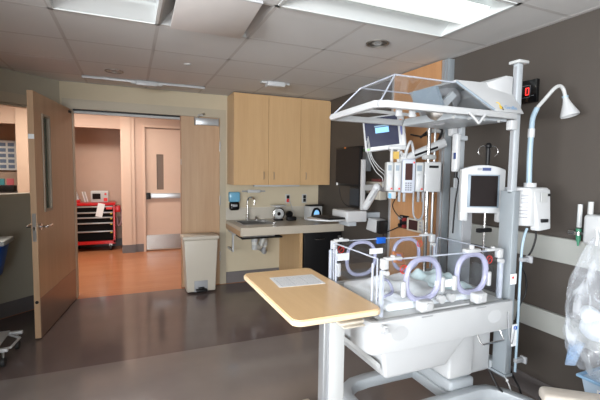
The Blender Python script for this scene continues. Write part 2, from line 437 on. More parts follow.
# back wall with door opening from -0.62 to 1.09
DX0, DX1, DH = -0.61, 1.10, 2.17
mb = MB()
mb.box(DX1, XR+.12, YB, YB+.14, 0, H+.2); mb.box(A.x-.02, DX0, YB, YB+.14, 0, H+.2); mb.box(DX0, DX1, YB, YB+.14, DH, H+.2)
struct(mb.build('wall_back', 'wall', smooth=False))
struct(MB().box(XR, XR+.12, -5.1, YB+.14, 0, H+.2).build('wall_right', 'brown', smooth=False))
XN = -1.0; XW = -4.0
mb = MB(); mb.box(XL-.12, XL, 2.3, B.y, 0, H+.2); mb.box(XW, XN, 2.18, 2.3, 0, H+.2)
mb.box(XW-.12, XW, -5.1, -4.25, 0, H+.2); mb.box(XW-.12, XW, 1.05, 2.3, 0, H+.2); mb.box(XW-.12, XW, -4.25, 1.05, 0, .65); mb.box(XW-.12, XW, -4.25, 1.05, 2.35, H+.2)
struct(mb.build('wall_left', 'wall2', smooth=False))
mb = MB()
for y in (-4.25, -2.93, -1.61, -.29, 1.01): mb.box(XW-.10, XW-.04, y, y+.04, .69, 2.31)
mb.box(XW-.10, XW-.04, -4.25, 1.05, .65, .69); mb.box(XW-.10, XW-.04, -4.25, 1.05, 2.31, 2.35)
struct(mb.build('window_3', 'frame', smooth=False))
# rear wall with window opening
mb = MB(); mb.box(XW-.12, -3.75, -5.1, -5.0, 0, H+.2); mb.box(-.05, XR+.12, -5.1, -5.0, 0, H+.2); mb.box(-3.75, -.05, -5.1, -5.0, 0, .65); mb.box(-3.75, -.05, -5.1, -5.0, 2.35, H+.2)
struct(mb.build('wall_rear', 'wall2', smooth=False))
mb = MB()
for x in (-3.75, -2.53, -1.31, -.09): mb.box(x, x+.04, -5.09, -5.01, .69, 2.31)
mb.box(-3.75, -.05, -5.09, -5.01, .65, .69); mb.box(-3.75, -.05, -5.09, -5.01, 2.31, 2.35)
wf = struct(mb.build('window_2', 'frame', smooth=False))
# angled wall, window opening above z 1.22
Fw = Matrix((dv, Vector((0, 0, 1)), nv)).transposed().to_4x4(); Fw.translation = A   # local x along wall, y up, z to room
mb = MB(Fw)
mb.box(0, 1.75, 0, 1.22, -.12, 0); mb.box(0, 1.75, 2.12, H+.2, -.12, 0); mb.box(0, .12, 1.22, 2.12, -.12, 0); mb.box(1.65, 1.75, 1.22, 2.12, -.12, 0)
struct(mb.build('wall_angled', 'wall2', smooth=False))
mb = MB(Fw)
mb.box(.04, 1.73, 2.12, 2.22, -.02, .012); mb.box(.04, .12, 1.225, 2.12, -.02, .012); mb.box(1.65, 1.73, 1.225, 2.12, -.02, .012); mb.box(.04, 1.73, 1.195, 1.225, -.13, .02)
mb.box(.12, 1.65, 2.10, 2.119, -.09, -.021); mb.box(.121, .14, 1.226, 2.10, -.09, -.021)
w1 = struct(mb.build('window_1', 'frame', smooth=False))
MB(Fw).box(.14, 1.65, 1.225, 2.10, -.06, -.054).build('pane', 'glass', w1, smooth=False)
# ceiling slab + grid
mb = MB(); mb.box(XL-.12, XR+.12, -5.1, YB+.14, H, H+.1)
# openings for the recessed fixtures are cut as boxes through the slab
def ceiling_build():
    xs = [XL-.12, -0.427, 0.183, 0.793, 2.013, XR+.12]
    ys = [-5.1, 1.609, 2.219, 2.829, YB+.14]
    holes = {(1, 1), (1, 2), (2, 2), (3, 1)}
    m_ = MB()
    for i in range(len(xs)-1):
        for j in range(len(ys)-1):
            if (i, j) in holes: continue
            m_.box(xs[i], xs[i+1], ys[j], ys[j+1], H, H+.03)
    m_.box(-4.12, XL-.12, -5.1, 2.3, H, H+.03)
    return m_
mb.bm.free()
cl = struct(ceiling_build().build('ceiling', 'tile', smooth=False))
mb = MB()
t = 0.012
y = 1.609-0.61*10
ys = []
while y < YB: ys.append(y); y += 0.61
xs = []
x = -0.427-0.61*2
while x < XR: xs.append(x); x += 0.61
for y in ys: mb.box(XL, XR, y-t, y+t, H-.0004, H+.001)
for x in xs:
    if abs(x-1.403) < .01:
        mb.box(x-t, x+t, -5.0, 1.609, H-.0004, H+.001); mb.box(x-t, x+t, 2.219, YB, H-.0004, H+.001)
    else: mb.box(x-t, x+t, -5.0, YB, H-.0004, H+.001)
mb.box(XR-.03, XR, -5.0, YB, H-.001, H); mb.box(A.x, XR, YB-.02, YB, H-.001, H)
mb.build('ceiling_grid', 'tbar', cl, smooth=False)
struct(MB().box(-4.12, XR+.12, -5.1, YB+.14, H+.26, H+.34).build('ceiling_slab', 'wall2', smooth=False))
# baseboards
struct(MB(Fw).box(0, 1.75, 0, .15, 0, .008).build('baseboard_left', 'cove', smooth=False))
struct(MB().box(1.14, 1.88, YB-.008, YB, 0, .15).build('baseboard_back', 'cove', smooth=False))
struct(MB().box(XR-.008, XR, -5.0, 4.3, 0, .13).build('baseboard_right', 'cove', smooth=False))
# wall guards on the right wall
for k, (z0, z1) in enumerate(((.945, 1.10), (.475, .615))):
    struct(MB().box(XR-.03, XR, -5.0, 2.46, z0, z1, .006).build('trim_%d' % (k+1), 'rail', smooth=False))
# corridor shell
struct(MB().box(-5.2, 3.2, 5.04, 8.6, 2.62, 2.7).build('ceiling_corridor', 'tile', smooth=False))
struct(MB().prism([(-5.2, 5.04, 2.62), (-5.2, 2.4, 2.62), (XL-.14, 2.4, 2.62), (XL-.14, B.y, 2.62), (A.x-.09, 5.04, 2.62)], (0, 0, .08)).build('ceiling_lobby', 'tile', smooth=False))
YC = 7.6
hall_boxes = []
hall_boxes.append((-0.14, -0.10, YC+.12, 8.35, 0, 2.62))
hall_boxes.append((-1.0, -0.14, YC, YC+.12, 2.18, 2.62))            # header over recess
hall_boxes.append((-1.64, -1.0, YC, YC+.12, 0, 2.62))               # pier
hall_boxes.append((-1.0, -.96, YC+.12, 8.35, 0, 2.62))
hall_boxes.append((-0.14, 0.245, YC, YC+.12, 0, 2.62))
hall_boxes.append((0.245, 3.1, YC, YC+.12, 2.235, 2.62))
hall_boxes.append((0.245, 3.1, YC+.07, YC+.12, 0, 2.235))
hall_boxes.append((1.235, 3.1, YC, YC+.07, 0, 2.235))
hall_boxes.append((-5.2, 3.1, 8.35, 8.45, 0, 2.62))
hall_boxes.append((-5.2, -1.64, YC, YC+.12, 2.18, 2.62))
hall_boxes.append((-5.2, -1.64, YC, YC+.12, 0, 1.05))
hall_boxes.append((3.1, 3.2, 5.2, 8.6, 0, 2.62))
hall_boxes.append((-5.3, -5.2, 2.4, 8.6, 0, 2.62))
hall_boxes.append((-5.2, XL-.14, 2.3, 2.4, 0, 2.62))
for b_ in hall_boxes: struct(MB().box(*b_).build('wall_corridor', 'hallwall', smooth=False))
mb = MB()
mb.box(-.15, .07, YC-.03, YC, 0, 2.62); mb.box(-.12, .01, YC-.045, YC-.03, 0, 2.62)
mb.box(-1.66, -1.50, YC-.03, YC, 0, 2.62); mb.box(-1.47, -1.02, YC-.015, YC, 0, 2.62)
mb.box(.205, .245, YC-.035, YC, 0, 2.23); mb.box(.205, 1.3, YC-.035, YC, 2.23, 2.27)
struct(mb.build('trim_3', 'halltrim', smooth=False))
mb = MB(); mb.box(-.15, .07, YC-.052, YC-.03, 0, .14); mb.box(.07, .205, YC-.012, YC, 0, .14); mb.box(-.96, -.14, 8.34, 8.35, 0, .14); mb.box(-.145, -.14, YC+.12, 8.34, 0, .14)
struct(mb.build('baseboard_corridor', 'cove', smooth=False))

# ---- door frame of the back wall
mb = MB()
mb.box(DX0-.07, DX0+.03, YB-.012, YB+.15, 0, DH-.02); mb.box(DX1-.045, DX1+.035, YB-.012, YB+.15, 0, DH-.02); mb.box(DX0-.07, DX1+.035, YB-.012, YB+.15, DH-.02, DH+.085)
fr = struct(mb.build('trim_4', 'frame', smooth=False))
mb = MB(); mb.box(DX0+.03, DX1-.5, YB+.02, YB+.05, DH-.035, DH-.02); mb.build('head_strip', 'black', fr, smooth=False)  # plain black strip along the underside of the frame head
mb = MB(); mb.box(DX0+.03, DX1-.45, YB+.07, YB+.12, DH-.06, DH-.02); mb.box(-.45, -.36, YB+.05, YB+.1, DH-.05, DH-.03); mb.build('closer_track', 'white2', fr, smooth=False)

# ================================================================== DOORS
# open leaf hinged at the left jamb
hinge = Vector((-0.585, 5.045, 0)); free = Vector((-0.735, 3.94, 0))
ld = (free-hinge); LW = ld.length; ang = math.atan2(ld.y, ld.x)
FL = frame(hinge, ang)      # local x towards free edge; y: left-hand side = east (towards the room's right)
d1 = struct(thing('door_1', None, None, hinge, ang)); 
mb = MB(FL)
T = 0.045
vx0, vx1, vz0, vz1 = LW-.37, LW-.20, 1.11, 1.95
mb.box(0, vx0, -T, 0, .012, 2.13); mb.box(vx1, LW, -T, 0, .012, 2.13); mb.box(vx0, vx1, -T, 0, .012, vz0); mb.box(vx0, vx1, -T, 0, vz1, 2.13)
mb.build('door_panel', 'maple', d1, smooth=False)
mb = MB(FL)
for a, b_, c, d in ((vx0-.015, vx0+.008, vz0-.015, vz1+.015), (vx1-.008, vx1+.015, vz0-.015, vz1+.015), (vx0, vx1, vz0-.015, vz0+.008), (vx0, vx1, vz1-.008, vz1+.015)):
    mb.box(a, b_, -T-.008, .008, c, d)
mb.build('glazing_bead', mat('bead_paint', (150, 140, 125), .45), d1, smooth=False)
MB(FL).box(vx0, vx1, -T/2-.003, -T/2+.003, vz0, vz1).build('vision_pane', clear('wired_glass', (215, 228, 224), .95, .3), d1, smooth=False)
MB(FL).box(.02, LW-.01, 0, .002, .012, .36).build('kick_plate', 'kick', d1, smooth=False)
MB(FL).box(LW, LW+.002, -T+.009, -.009, .86, 1.10).build('latch_plate', 'steel', d1, smooth=False)
MB(FL).box(LW, LW+.001, -T, 0, 1.73, 1.77).build('edge_tape', 'paper', d1, smooth=False)
MB(FL).cyl((LW, -T/2, .33), (LW+.003, -T/2, .33), .014).build('edge_bolt', 'black', d1)
mb = MB(FL).box(LW, LW+.006, -T/2-.008, -T/2+.008, .955, .985); mb.build('latch_bolt', 'chrome', d1)
for s_ in (1, -1):
    y0 = 0 if s_ > 0 else -T
    mb = MB(FL); mb.cyl((LW-.065, y0, .98), (LW-.065, y0+.010*s_, .98), .028)
    mb.tube([(LW-.065, y0, .98), (LW-.065, y0+.05*s_, .98), (LW-.09, y0+.058*s_, .98), (LW-.185, y0+.055*s_, .985)], .009)
    mb.build('door_handle', 'chrome', d1)
mb = MB(FL)
for z_ in (.25, 1.07, 1.9): mb.cyl((0, -.012, z_-.055), (0, -.012, z_+.055), .009)
mb.build('hinge', 'steel', d1)
MB(FL).box(.05, .12, 0, .012, 2.085, 2.11).build('stop_bracket', 'black', d1)
# closed narrow leaf on the right
d2 = struct(thing('door_2', None, None, (1.05, 5.07, 0)))
MB().box(.578, 1.05, 5.055, 5.10, .012, 2.145).build('door_panel', 'maple', d2, smooth=False)
MB().box(.572, .579, 5.05, 5.104, .012, 2.145).build('edge_strip', wood('dark_maple_edge', (170, 125, 88), (150, 108, 75)), d2, smooth=False)
for z_ in (1.79, 1.10, .38):
    mb = MB(); mb.cyl((1.053, 5.048, z_-.06), (1.053, 5.048, z_+.06), .008); mb.box(1.05, 1.066, 5.05, 5.056, z_-.055, z_+.055); mb.build('hinge', 'steel', d2)
mb = MB(); mb.box(.735, 1.03, 5.005, 5.055, 2.045, 2.13, .006); mb.build('closer_body', 'alu', d2)
mb = MB(); mb.box(.735, .75, 5.0, 5.055, 2.04, 2.135); mb.box(1.02, 1.032, 5.0, 5.055, 2.04, 2.135)
mb.tube([(.78, 5.03, 2.13), (.78, 5.03, 2.165), (.84, 5.02, 2.165)], .010, smooth=False); mb.tube([(.80, 5.03, 2.16), (.86, 5.05, 2.19)], .012, smooth=False)
mb.build('closer_arm', 'steel', d2)
mb = MB(); mb.box(.573, .578, 5.045, 5.055, 1.55, 1.62); mb.build('strike', 'steel', d2)
# corridor door
d3 = struct(thing('door_3', None, None, (0.2, 7.64, 0)))
mb = MB(); Y3 = YC+.02
mb.box(.25, .44, Y3, Y3+.045, .02, 2.22); mb.box(.56, 1.22, Y3, Y3+.045, .02, 2.22); mb.box(.44, .56, Y3, Y3+.045, .02, 1.12); mb.box(.44, .56, Y3, Y3+.045, 1.76, 2.22)
mb.build('door_panel', 'halltrim', d3, smooth=False)
MB().box(.44, .56, Y3+.02, Y3+.026, 1.12, 1.76).build('vision_pane', mat('dim_glass', (120, 105, 95), .15), d3, smooth=False)
MB().box(.255, 1.21, Y3-.003, Y3, .03, .29).build('kick_plate', 'steel', d3, smooth=False)
MB().box(.33, 1.15, Y3-.05, Y3, .96, 1.055, .008).build('push_bar', 'alu', d3)
MB().box(.26, .33, Y3-.055, Y3, .95, 1.065, .006).build('push_bar_end', 'black', d3)

# ================================================================== CEILING FITTINGS
def troffer(name, label, x0, x1, y0, y1, axis, group=None):
    t_ = thing(name, label, 'ceiling light', ((x0+x1)/2, (y0+y1)/2, H))
    D = .11
    # housing: curved reflector wings either side of a raised centre lens
    def prof(a0, a1, n=9):
        c = (a0+a1)/2; w_ = (a1-a0)/2; P = []
        for k in range(n+1):
            u = k/n; P.append((a0+.02+(w_*.62)*u, H-.002+D*math.sin(u*PI/2)))
        return P
    a0, a1 = (y0, y1) if axis == 'x' else (x0, x1); b0, b1 = (x0, x1) if axis == 'x' else (y0, y1)
    P = prof(a0, a1); Q = [(a0+a1-a, z_) for a, z_ in P][::-1]
    for seg_ in (P, Q):
        mb = MB(); 
        for (a, z_), (a2, z2) in zip(seg_, seg_[1:]):
            pts = [(b0+.02, a, z_), (b1-.02, a, z_), (b1-.02, a2, z2), (b0+.02, a2, z2)]
            if axis == 'y': pts = [(p[1], p[0], p[2]) for p in pts]
            mb.hexa(pts, [(p[0], p[1], p[2]+.004) for p in pts])
        mb.build('reflector', 'cove2', t_)
    c = (a0+a1)/2; r_ = (a1-a0)*.21; mb = MB(); L_ = []
    for k in range(13):
        th_ = PI*k/12; L_.append((c-r_*math.cos(th_), H+.045-.045*math.sin(th_)))
    poly = [(b0+.03, a, z_) for a, z_ in L_]
    if axis == 'y': poly = [(p[1], p[0], p[2]) for p in poly]
    mb.prism(poly, (b1-b0-.06, 0, 0) if axis == 'x' else (0, b1-b0-.06, 0)); mb.build('lens', 'lens', t_)
    mb = MB()
    mb.box(x0, x1, y0, y0+.02, H-.006, H+.12); mb.box(x0, x1, y1-.02, y1, H-.006, H+.12); mb.box(x0, x0+.02, y0, y1, H-.006, H+.12); mb.box(x1-.02, x1, y0, y1, H-.006, H+.12)
    mb.box(x0, x1, y0, y1, H+.12, H+.125); mb.build('housing', 'cove2', t_, smooth=False)
    return t_
troffer('ceiling_light', 'wide recessed white ceiling light above the warming bed, right of the air vent', .793, 2.013, 1.609, 2.219, 'x')
troffer('ceiling_light', 'recessed white ceiling light at top left, left of the air vent', -.427, .183, 1.609, 2.829, 'x')
# dropped air diffuser
t_ = thing('air_vent', 'square ceiling air vent with a tilted dropped panel between the two white lights', 'vent', (.488, 2.524, H))
mb = MB(); x0, x1, y0, y1 = .195, .781, 2.231, 2.817
mb.hexa([(x0, y0, H), (x1, y0, H), (x1, y1, H), (x0, y1, H)], [(x0+.09, y0+.09, H+.1), (x1-.09, y0+.09, H+.1), (x1-.09, y1-.09, H+.1), (x0+.09, y1-.09, H+.1)])
mb.bm.faces.ensure_lookup_table(); mb.bm.faces.remove(mb.bm.faces[0])
mb.build('vent_housing', 'white2', t_, smooth=False)
MB().box(.29, .69, 2.32, 2.72, H+.085, H+.095).build('duct', 'black', t_, smooth=False)
mb = MB(frame((.475, 2.44, H-.035), 0, R(-6)))
mb.box(-.23, .225, -.25, .235, -.006, .006, .003); mb.build('vent_panel', mat('vent_panel_paint', (206, 201, 198), .5), t_)
MB(frame((.475, 2.44, H-.035), 0, R(-6))).box(-.23, .225, -.256, -.249, -.008, .008).build('panel_edge', 'white', t_, smooth=False)
mb = MB(); 
for a, b_ in ((.3, 2.35), (.64, 2.35), (.3, 2.6), (.64, 2.6)): mb.cyl((a, b_, H-.012), (a, b_, H+.09), .006)
mb.build('hanger', 'steel', t_)
# extra joining bar between lamp bays
def can_light(x_, y_, label, r_=.085):
    t_ = thing('recessed_downlight', label, 'ceiling light', (x_, y_, H))
    MB().lathe((x_, y_, H-.001), [(r_, .0), (r_, -.006), (r_*.86, -.008), (r_*.82, -.001)]).build('trim_ring', 'dsteel', t_)
    MB().lathe((x_, y_, H-.004), [(r_*.84, 0), (r_*.6, .002), (r_*.45, .004), (0, .005)]).build('reflector', 'steel', t_)
    MB().lathe((x_, y_, H-.004), [(r_*.33, -.004), (r_*.25, .001), (0, -.006)]).build('bulb', 'white2', t_)
can_light(1.69, 2.52, 'round recessed can light beside the wide white ceiling light')
can_light(-.13, 4.33, 'small round recessed can light above the doorway near the long white bar')
t_ = tag(MB().lathe((.49, 3.75, H), [(.035, 0), (.035, -.004), (.02, -.012), (0, -.014)]).build('sprinkler_cap', 'white2'), 'small round white sprinkler cap in a ceiling tile', 'sprinkler')
# perforated grille panel
g_ = MB(); g_.box(-1.02, -.445, 4.07, 4.64, H-.0012, H-.0005)
for k in range(24): g_.box(-1.0+k*.0235, -.992+k*.0235, 4.09, 4.62, H-.002, H-.0012)
tag(g_.build('ceiling_grille', mat('grille_paint', (205, 205, 206), .7)), 'grey ribbed air grille panel in the ceiling at upper left above the open door', 'vent')
# long white bar with centre box above the doorway
t_ = thing('ceiling_bar', 'long white bar with a centre box on the ceiling above the doorway', 'ceiling fitting', (.175, 4.665, H))
MB().box(-.44, .80, 4.645, 4.675, H-.028, H-.004, .004).build('bar', 'white', t_)
MB().box(.07, .285, 4.62, 4.70, H-.055, H-.004, .01).build('junction_box', 'white', t_)
mb = MB(); mb.box(-.24, -.2, 4.65, 4.67, H-.004, H); mb.box(.54, .58, 4.65, 4.67, H-.004, H); mb.cyl((.02, 4.66, H-.03), (.34, 4.66, H-.03), .014); mb.build('coupler', 'white2', t_)
t_ = thing('ceiling_fitting', 'short white ceiling box with stepped ends in front of the wall cabinets', 'ceiling fitting', (1.45, 4.09, H))
MB().box(1.35, 1.55, 4.03, 4.15, H-.05, H, .012).build('box', 'white', t_)
MB().box(1.29, 1.61, 4.06, 4.12, H-.022, H-.001, .006).build('end_tab', 'white2', t_)

# ================================================================== WALL CABINETS AND COUNTER
def upper_cabinet(x0, x1, doors, label):
    t_ = thing('wall_cabinet', label, 'cabinet', ((x0+x1)/2, 4.9, 1.31))
    MB().box(x0, x1, 4.745, YB-.001, 1.31, H-.012).build('body', 'cab', t_, smooth=False)
    for a, b_, hx in doors:
        d_ = MB().box(a+.002, b_-.002, 4.722, 4.744, 1.313, H-.03).build('door', 'cab', t_, smooth=False)
        mb = MB(); mb.tube([(hx, 4.722, 1.385), (hx, 4.700, 1.39), (hx, 4.700, 1.47), (hx, 4.722, 1.475)], .0035, smooth=False); mb.build('handle', 'dsteel', d_)
upper_cabinet(1.155, 2.03, ((1.155, 1.595, 1.532), (1.595, 2.03, 1.665)), 'light maple wall cabinet with two doors above the sink')
upper_cabinet(2.031, 2.465, ((2.031, 2.465, 2.108),), 'light maple wall cabinet with one door in the corner by the brown wall')
tag(MB().box(1.44, 2.06, 4.80, 4.88, 1.288, 1.309, .004).build('undercabinet_light', 'white'), 'thin white light strip under the wall cabinets', 'light')
# worktop with sink cut-out
t_ = thing('worktop', 'speckled beige wall-hung worktop with a thick front edge under the cabinets', 'worktop', (1.8, 4.7, .74))
CX0, CX1, CY0 = 1.135, 2.465, 4.31
sx0, sx1, sy0, sy1 = 1.22, 1.63, 4.55, 4.93
mb = MB()
mb.box(CX0, sx0, CY0, YB-.001, .80, .84); mb.box(sx1, CX1, CY0, YB-.001, .80, .84); mb.box(sx0, sx1, CY0, sy0, .80, .84); mb.box(sx0, sx1, sy1, YB-.001, .80, .84)
mb.build('slab', 'counter', t_, smooth=False)
mb = MB(); mb.box(CX0, CX1, CY0, CY0+.03, .745, .80); mb.build('front_apron', 'counter', t_, smooth=False)
mb = MB(); mb.box(CX0, CX0+.03, CY0+.03, YB-.001, .735, .80); mb.build('side_apron', mat('worktop_side', (178, 146, 112), .45), t_, smooth=False)
MB().box(CX0, XR-.003, YB-.016, YB-.001, .84, 1.0).build('backsplash', 'splash', t_, smooth=False)
t_ = thing('sink', 'stainless steel sink basin set in the worktop', 'sink', (1.42, 4.74, .70))
mb = MB()
mb.box(sx0-.015, sx1+.015, sy0-.015, sy0+.012, .838, .846); mb.box(sx0-.015, sx1+.015, sy1-.012, sy1+.015, .838, .846); mb.box(sx0-.015, sx0+.012, sy0, sy1, .838, .846); mb.box(sx1-.012, sx1+.015, sy0, sy1, .838, .846)
mb.build('rim', 'steel', t_)
mb = MB(); mb.box(sx0+.002, sx0+.006, sy0+.002, sy1-.002, .69, .84); mb.box(sx1-.006, sx1-.002, sy0+.002, sy1-.002, .69, .84); mb.box(sx0+.002, sx1-.002, sy0+.002, sy0+.006, .69, .84); mb.box(sx0+.002, sx1-.002, sy1-.006, sy1-.002, .69, .84); mb.box(sx0+.002, sx1-.002, sy0+.002, sy1-.002, .686, .69)
mb.build('basin', 'steel', t_, smooth=False)
MB().box(sx0-.01, sx1+.09, sy0-.02, sy1+.02, .668, .685).build('basin_underside', 'black', t_)
t_ = thing('sink_drain', 'white plastic trap pipe with a dark elbow hanging below the sink', 'pipe', (1.5, 4.75, .38))
MB().tube([(1.42, 4.72, .668), (1.42, 4.72, .58), (1.45, 4.74, .53), (1.50, 4.78, .52), (1.53, 4.80, .56), (1.56, 4.82, .60), (1.60, 4.86, .58), (1.60, 4.88, .50)], .037).build('trap', 'pvc', t_)
mb = MB(); mb.cyl((1.42, 4.72, .60), (1.42, 4.72, .64), .042); mb.cyl((1.60, 4.87, .52), (1.60, 4.87, .56), .04); mb.cyl((1.42, 4.72, .50), (1.42, 4.72, .56), .036); mb.build('slip_nut', 'white2', t_)
MB().tube([(1.60, 4.88, .50), (1.59, 4.88, .43), (1.62, 4.92, .42), (1.62, YB-.01, .42)], .028).build('elbow', 'greyp', t_)
t_ = thing('faucet', 'chrome gooseneck faucet behind the sink', 'faucet', (1.40, 4.98, .84))
MB().cyl((1.40, 4.98, .84), (1.40, 4.98, .93), .020).build('faucet_body', 'chrome', t_)
MB().tube([(1.40, 4.98, .93), (1.40, 4.98, 1.08), (1.41, 4.96, 1.13), (1.43, 4.91, 1.145), (1.455, 4.86, 1.12), (1.455, 4.86, 1.05)], .010).build('spout', 'chrome', t_)
t_ = tag(MB().lathe((1.52, 4.98, .84), [(.026, 0), (.026, .012), (.014, .02), (.018, .035), (.022, .045), (0, .055)]).build('tap_knob', 'chrome'), 'small chrome tap knob right of the gooseneck faucet', 'tap')
# support bracket
mb = MB(); mb.box(1.158, 1.170, YB-.40, YB-.012, .700, .733); mb.box(1.158, 1.176, 4.80, 4.83, .47, .70); mb.box(1.158, 1.170, 4.83, YB-.012, .47, .495)
tag(mb.build('shelf_bracket', 'white'), 'white metal bracket under the left end of the worktop', 'bracket')
# soap dispenser
t_ = thing('soap_dispenser', 'blue and black soap dispenser on the wall left of the sink', 'soap dispenser', (1.235, YB, .97))
MB().box(1.165, 1.305, 4.99, YB-.001, 1.08, 1.21, .015).build('cover', 'soapb', t_)
MB().box(1.170, 1.300, 4.985, YB-.001, .97, 1.085, .03, 4).build('housing', 'blackg', t_)
MB().box(1.205, 1.265, 4.982, 4.987, 1.02, 1.05, .002).build('push_bar', 'greyp', t_)
# wall rail (small white)
t_ = thing('wall_rail', 'small white rail with end screws on the wall above the faucet', 'rail', (1.5, YB, 1.2))
MB().box(1.42, 1.60, YB-.03, YB-.001, 1.195, 1.235, .008).build('rail', 'white', t_)
mb = MB(); mb.box(1.35, 1.42, YB-.012, YB-.001, 1.205, 1.225, .003); mb.box(1.60, 1.67, YB-.012, YB-.001, 1.205, 1.225, .003); mb.build('end_clip', 'greyp', t_)
def outlet(x_, label, red):
    t_ = thing('wall_outlet', label, 'outlet', (x_, YB, 1.04))
    MB().box(x_-.036, x_+.036, YB-.008, YB-.001, 1.045, 1.17, .003).build('cover_plate', 'white2', t_)
    mb = MB(); mb.box(x_-.018, x_+.020, YB-.02, YB-.006, 1.06, 1.105, .003); mb.build('socket', 'red2' if red else 'black', t_)
    mb = MB(); mb.box(x_-.018, x_+.020, YB-.02, YB-.006, 1.11, 1.155, .003); mb.build('socket', 'black', t_)
outlet(2.00, 'wall outlet with a red socket behind the round dial scale', True)
outlet(2.25, 'black wall outlet nearest the brown wall above the worktop', False)
# dial scale
t_ = thing('dial_scale', 'round dial scale with a white tray standing on the worktop', 'scale', (1.78, 4.85, .84))
MB().box(1.725, 1.835, 4.80, 4.90, .84, .862, .008).build('base', 'black', t_)
MB().lathe((1.78, 4.83, .93), [(.0, -.035), (.070, -.035), (.082, -.02), (.085, 0), (.082, .01), (.070, .014), (.066, .010)][::1], (0, -1, 0)).build('dial_case', 'chrome', t_)
MB().lathe((1.78, 4.83, .93), [(.067, .009), (0, .0095)], (0, -1, 0)).build('dial_face', 'white2', t_)
MB().lathe((1.78, 4.83, .93), [(.024, .010), (.024, .012), (0, .012)], (0, -1, 0)).build('hub', 'blackg', t_)
mb = MB()
for k in range(20):
    a = 2*PI*k/20; mb.cyl((1.78+.050*math.cos(a), 4.819, .93+.050*math.sin(a)), (1.78+.062*math.cos(a), 4.819, .93+.062*math.sin(a)), .0016, seg=6)
mb.cyl((1.78, 4.818, .93), (1.745, 4.818, .965), .002, seg=6); mb.build('dial_mark', 'black', t_)
mb = MB(); mb.cyl((1.78, 4.85, 1.01), (1.78, 4.85, 1.03), .02); mb.box(1.69, 1.87, 4.78, 4.92, 1.03, 1.042, .004); mb.box(1.715, 1.735, 4.77, 4.79, 1.02, 1.04, .004); mb.build('tray', 'white', t_)
# black phone like item
t_ = thing('tape_dispenser', 'black tape dispenser on the worktop right of the dial scale', 'dispenser', (1.94, 4.78, .84))
MB().box(1.875, 2.0, 4.74, 4.82, .84, .895, .012).build('base', 'black', t_)
mb = MB(); mb.lathe((1.915, 4.80, .925), [(0, -.02), (.045, -.02), (.045, .02), (.018, .02), (.018, .022), (0, .022)], (0, -1, 0)); mb.build('roll', 'blackg', t_)
# small monitor device with blue screen
t_ = thing('small_monitor', 'small white device with a black ring and lit blue screen on the worktop', 'monitor', (2.24, 4.72, .8405))
Fm = frame((2.24, 4.72, .8405), R(8))
MB(Fm).box(-.10, .10, -.05, .10, 0, .19, .012).build('body', 'white2', t_)
mb = MB(Fm); mb.tube([(-.065, -.056, .018), (-.06, -.056, .09), (-.035, -.056, .145), (0, -.056, .16), (.035, -.056, .145), (.06, -.056, .09), (.065, -.056, .018)], .016); mb.build('black_trim', 'blackg', t_)
MB(Fm).box(-.042, .042, -.062, -.05, .085, .135, .002).build('screen', 'scrblue', t_)
MB(Fm).sphere((0, -.052, .03), .032, (1, .3, .8)).build('knob', 'white', t_)
MB(Fm).box(-.09, .14, -.02, .09, .192, .205, .004).build('top_cover', 'black', t_)
tag(MB().tube([(2.10, 4.86, .85), (2.06, 4.93, .86), (2.07, 5.03, .93), (2.03, 5.055, 1.06), (2.005, 5.055, 1.08)], .004).build('power_cord', 'white2'), 'thin pale power cord from the red outlet to the worktop', 'cord')
# fridge and its side panel
t_ = tag(MB().box(1.885, 1.925, 4.37, YB-.001, 0, .743).build('side_panel', 'cab', smooth=False), 'maple side panel under the worktop left of the black refrigerator', 'panel')
t_ = thing('refrigerator', 'black undercounter refrigerator below the worktop', 'refrigerator', (2.21, 4.65, 0))
MB().box(1.935, 2.455, 4.40, 5.05, .03, .735).build('body', 'black', t_, smooth=False)
mb = MB(); mb.box(1.937, 2.453, 4.345, 4.397, .06, .733, .008); dr = mb.build('door', 'black', t_)
mb = MB(); mb.tube([(2.08, 4.345, .655), (2.085, 4.325, .655), (2.20, 4.325, .655), (2.205, 4.345, .655)], .009, smooth=False); mb.build('handle', 'chrome', dr)
MB().box(2.40, 2.44, 4.342, 4.346, .66, .685).build('badge', 'steel', dr, smooth=False)
MB().box(1.94, 2.45, 4.42, 5.0, 0, .03).build('plinth', 'black', t_, smooth=False)

# ================================================================== TRASH CAN
t_ = thing('trash_can', 'tall cream step-on trash can standing before the narrow door leaf', 'trash can', (.77, 4.87, 0))
mb = MB(); mb.hexa([(.60, 4.77, .02), (.94, 4.77, .02), (.94, 4.99, .02), (.60, 4.99, .02)], [(.565, 4.745, .655), (.965, 4.745, .655), (.965, 5.0, .655), (.565, 5.0, .655)], .012); mb.build('bin_body', 'cream', t_)
mb = MB(); mb.box(.55, .98, 4.73, 5.01, .655, .70, .012, 3); mb.box(.70, .83, 4.755, 4.80, .70, .708, .003); mb.build('lid', 'cream', t_)
MB().box(.685, .845, 4.755, 4.772, .02, .155, .004).build('pedal_recess', 'greyp', t_)
mb = MB(); mb.box(.70, .83, 4.69, 4.77, .035, .06, .008); mb.box(.73, .80, 4.72, 4.77, .06, .08, .004); mb.build('pedal', 'black', t_)

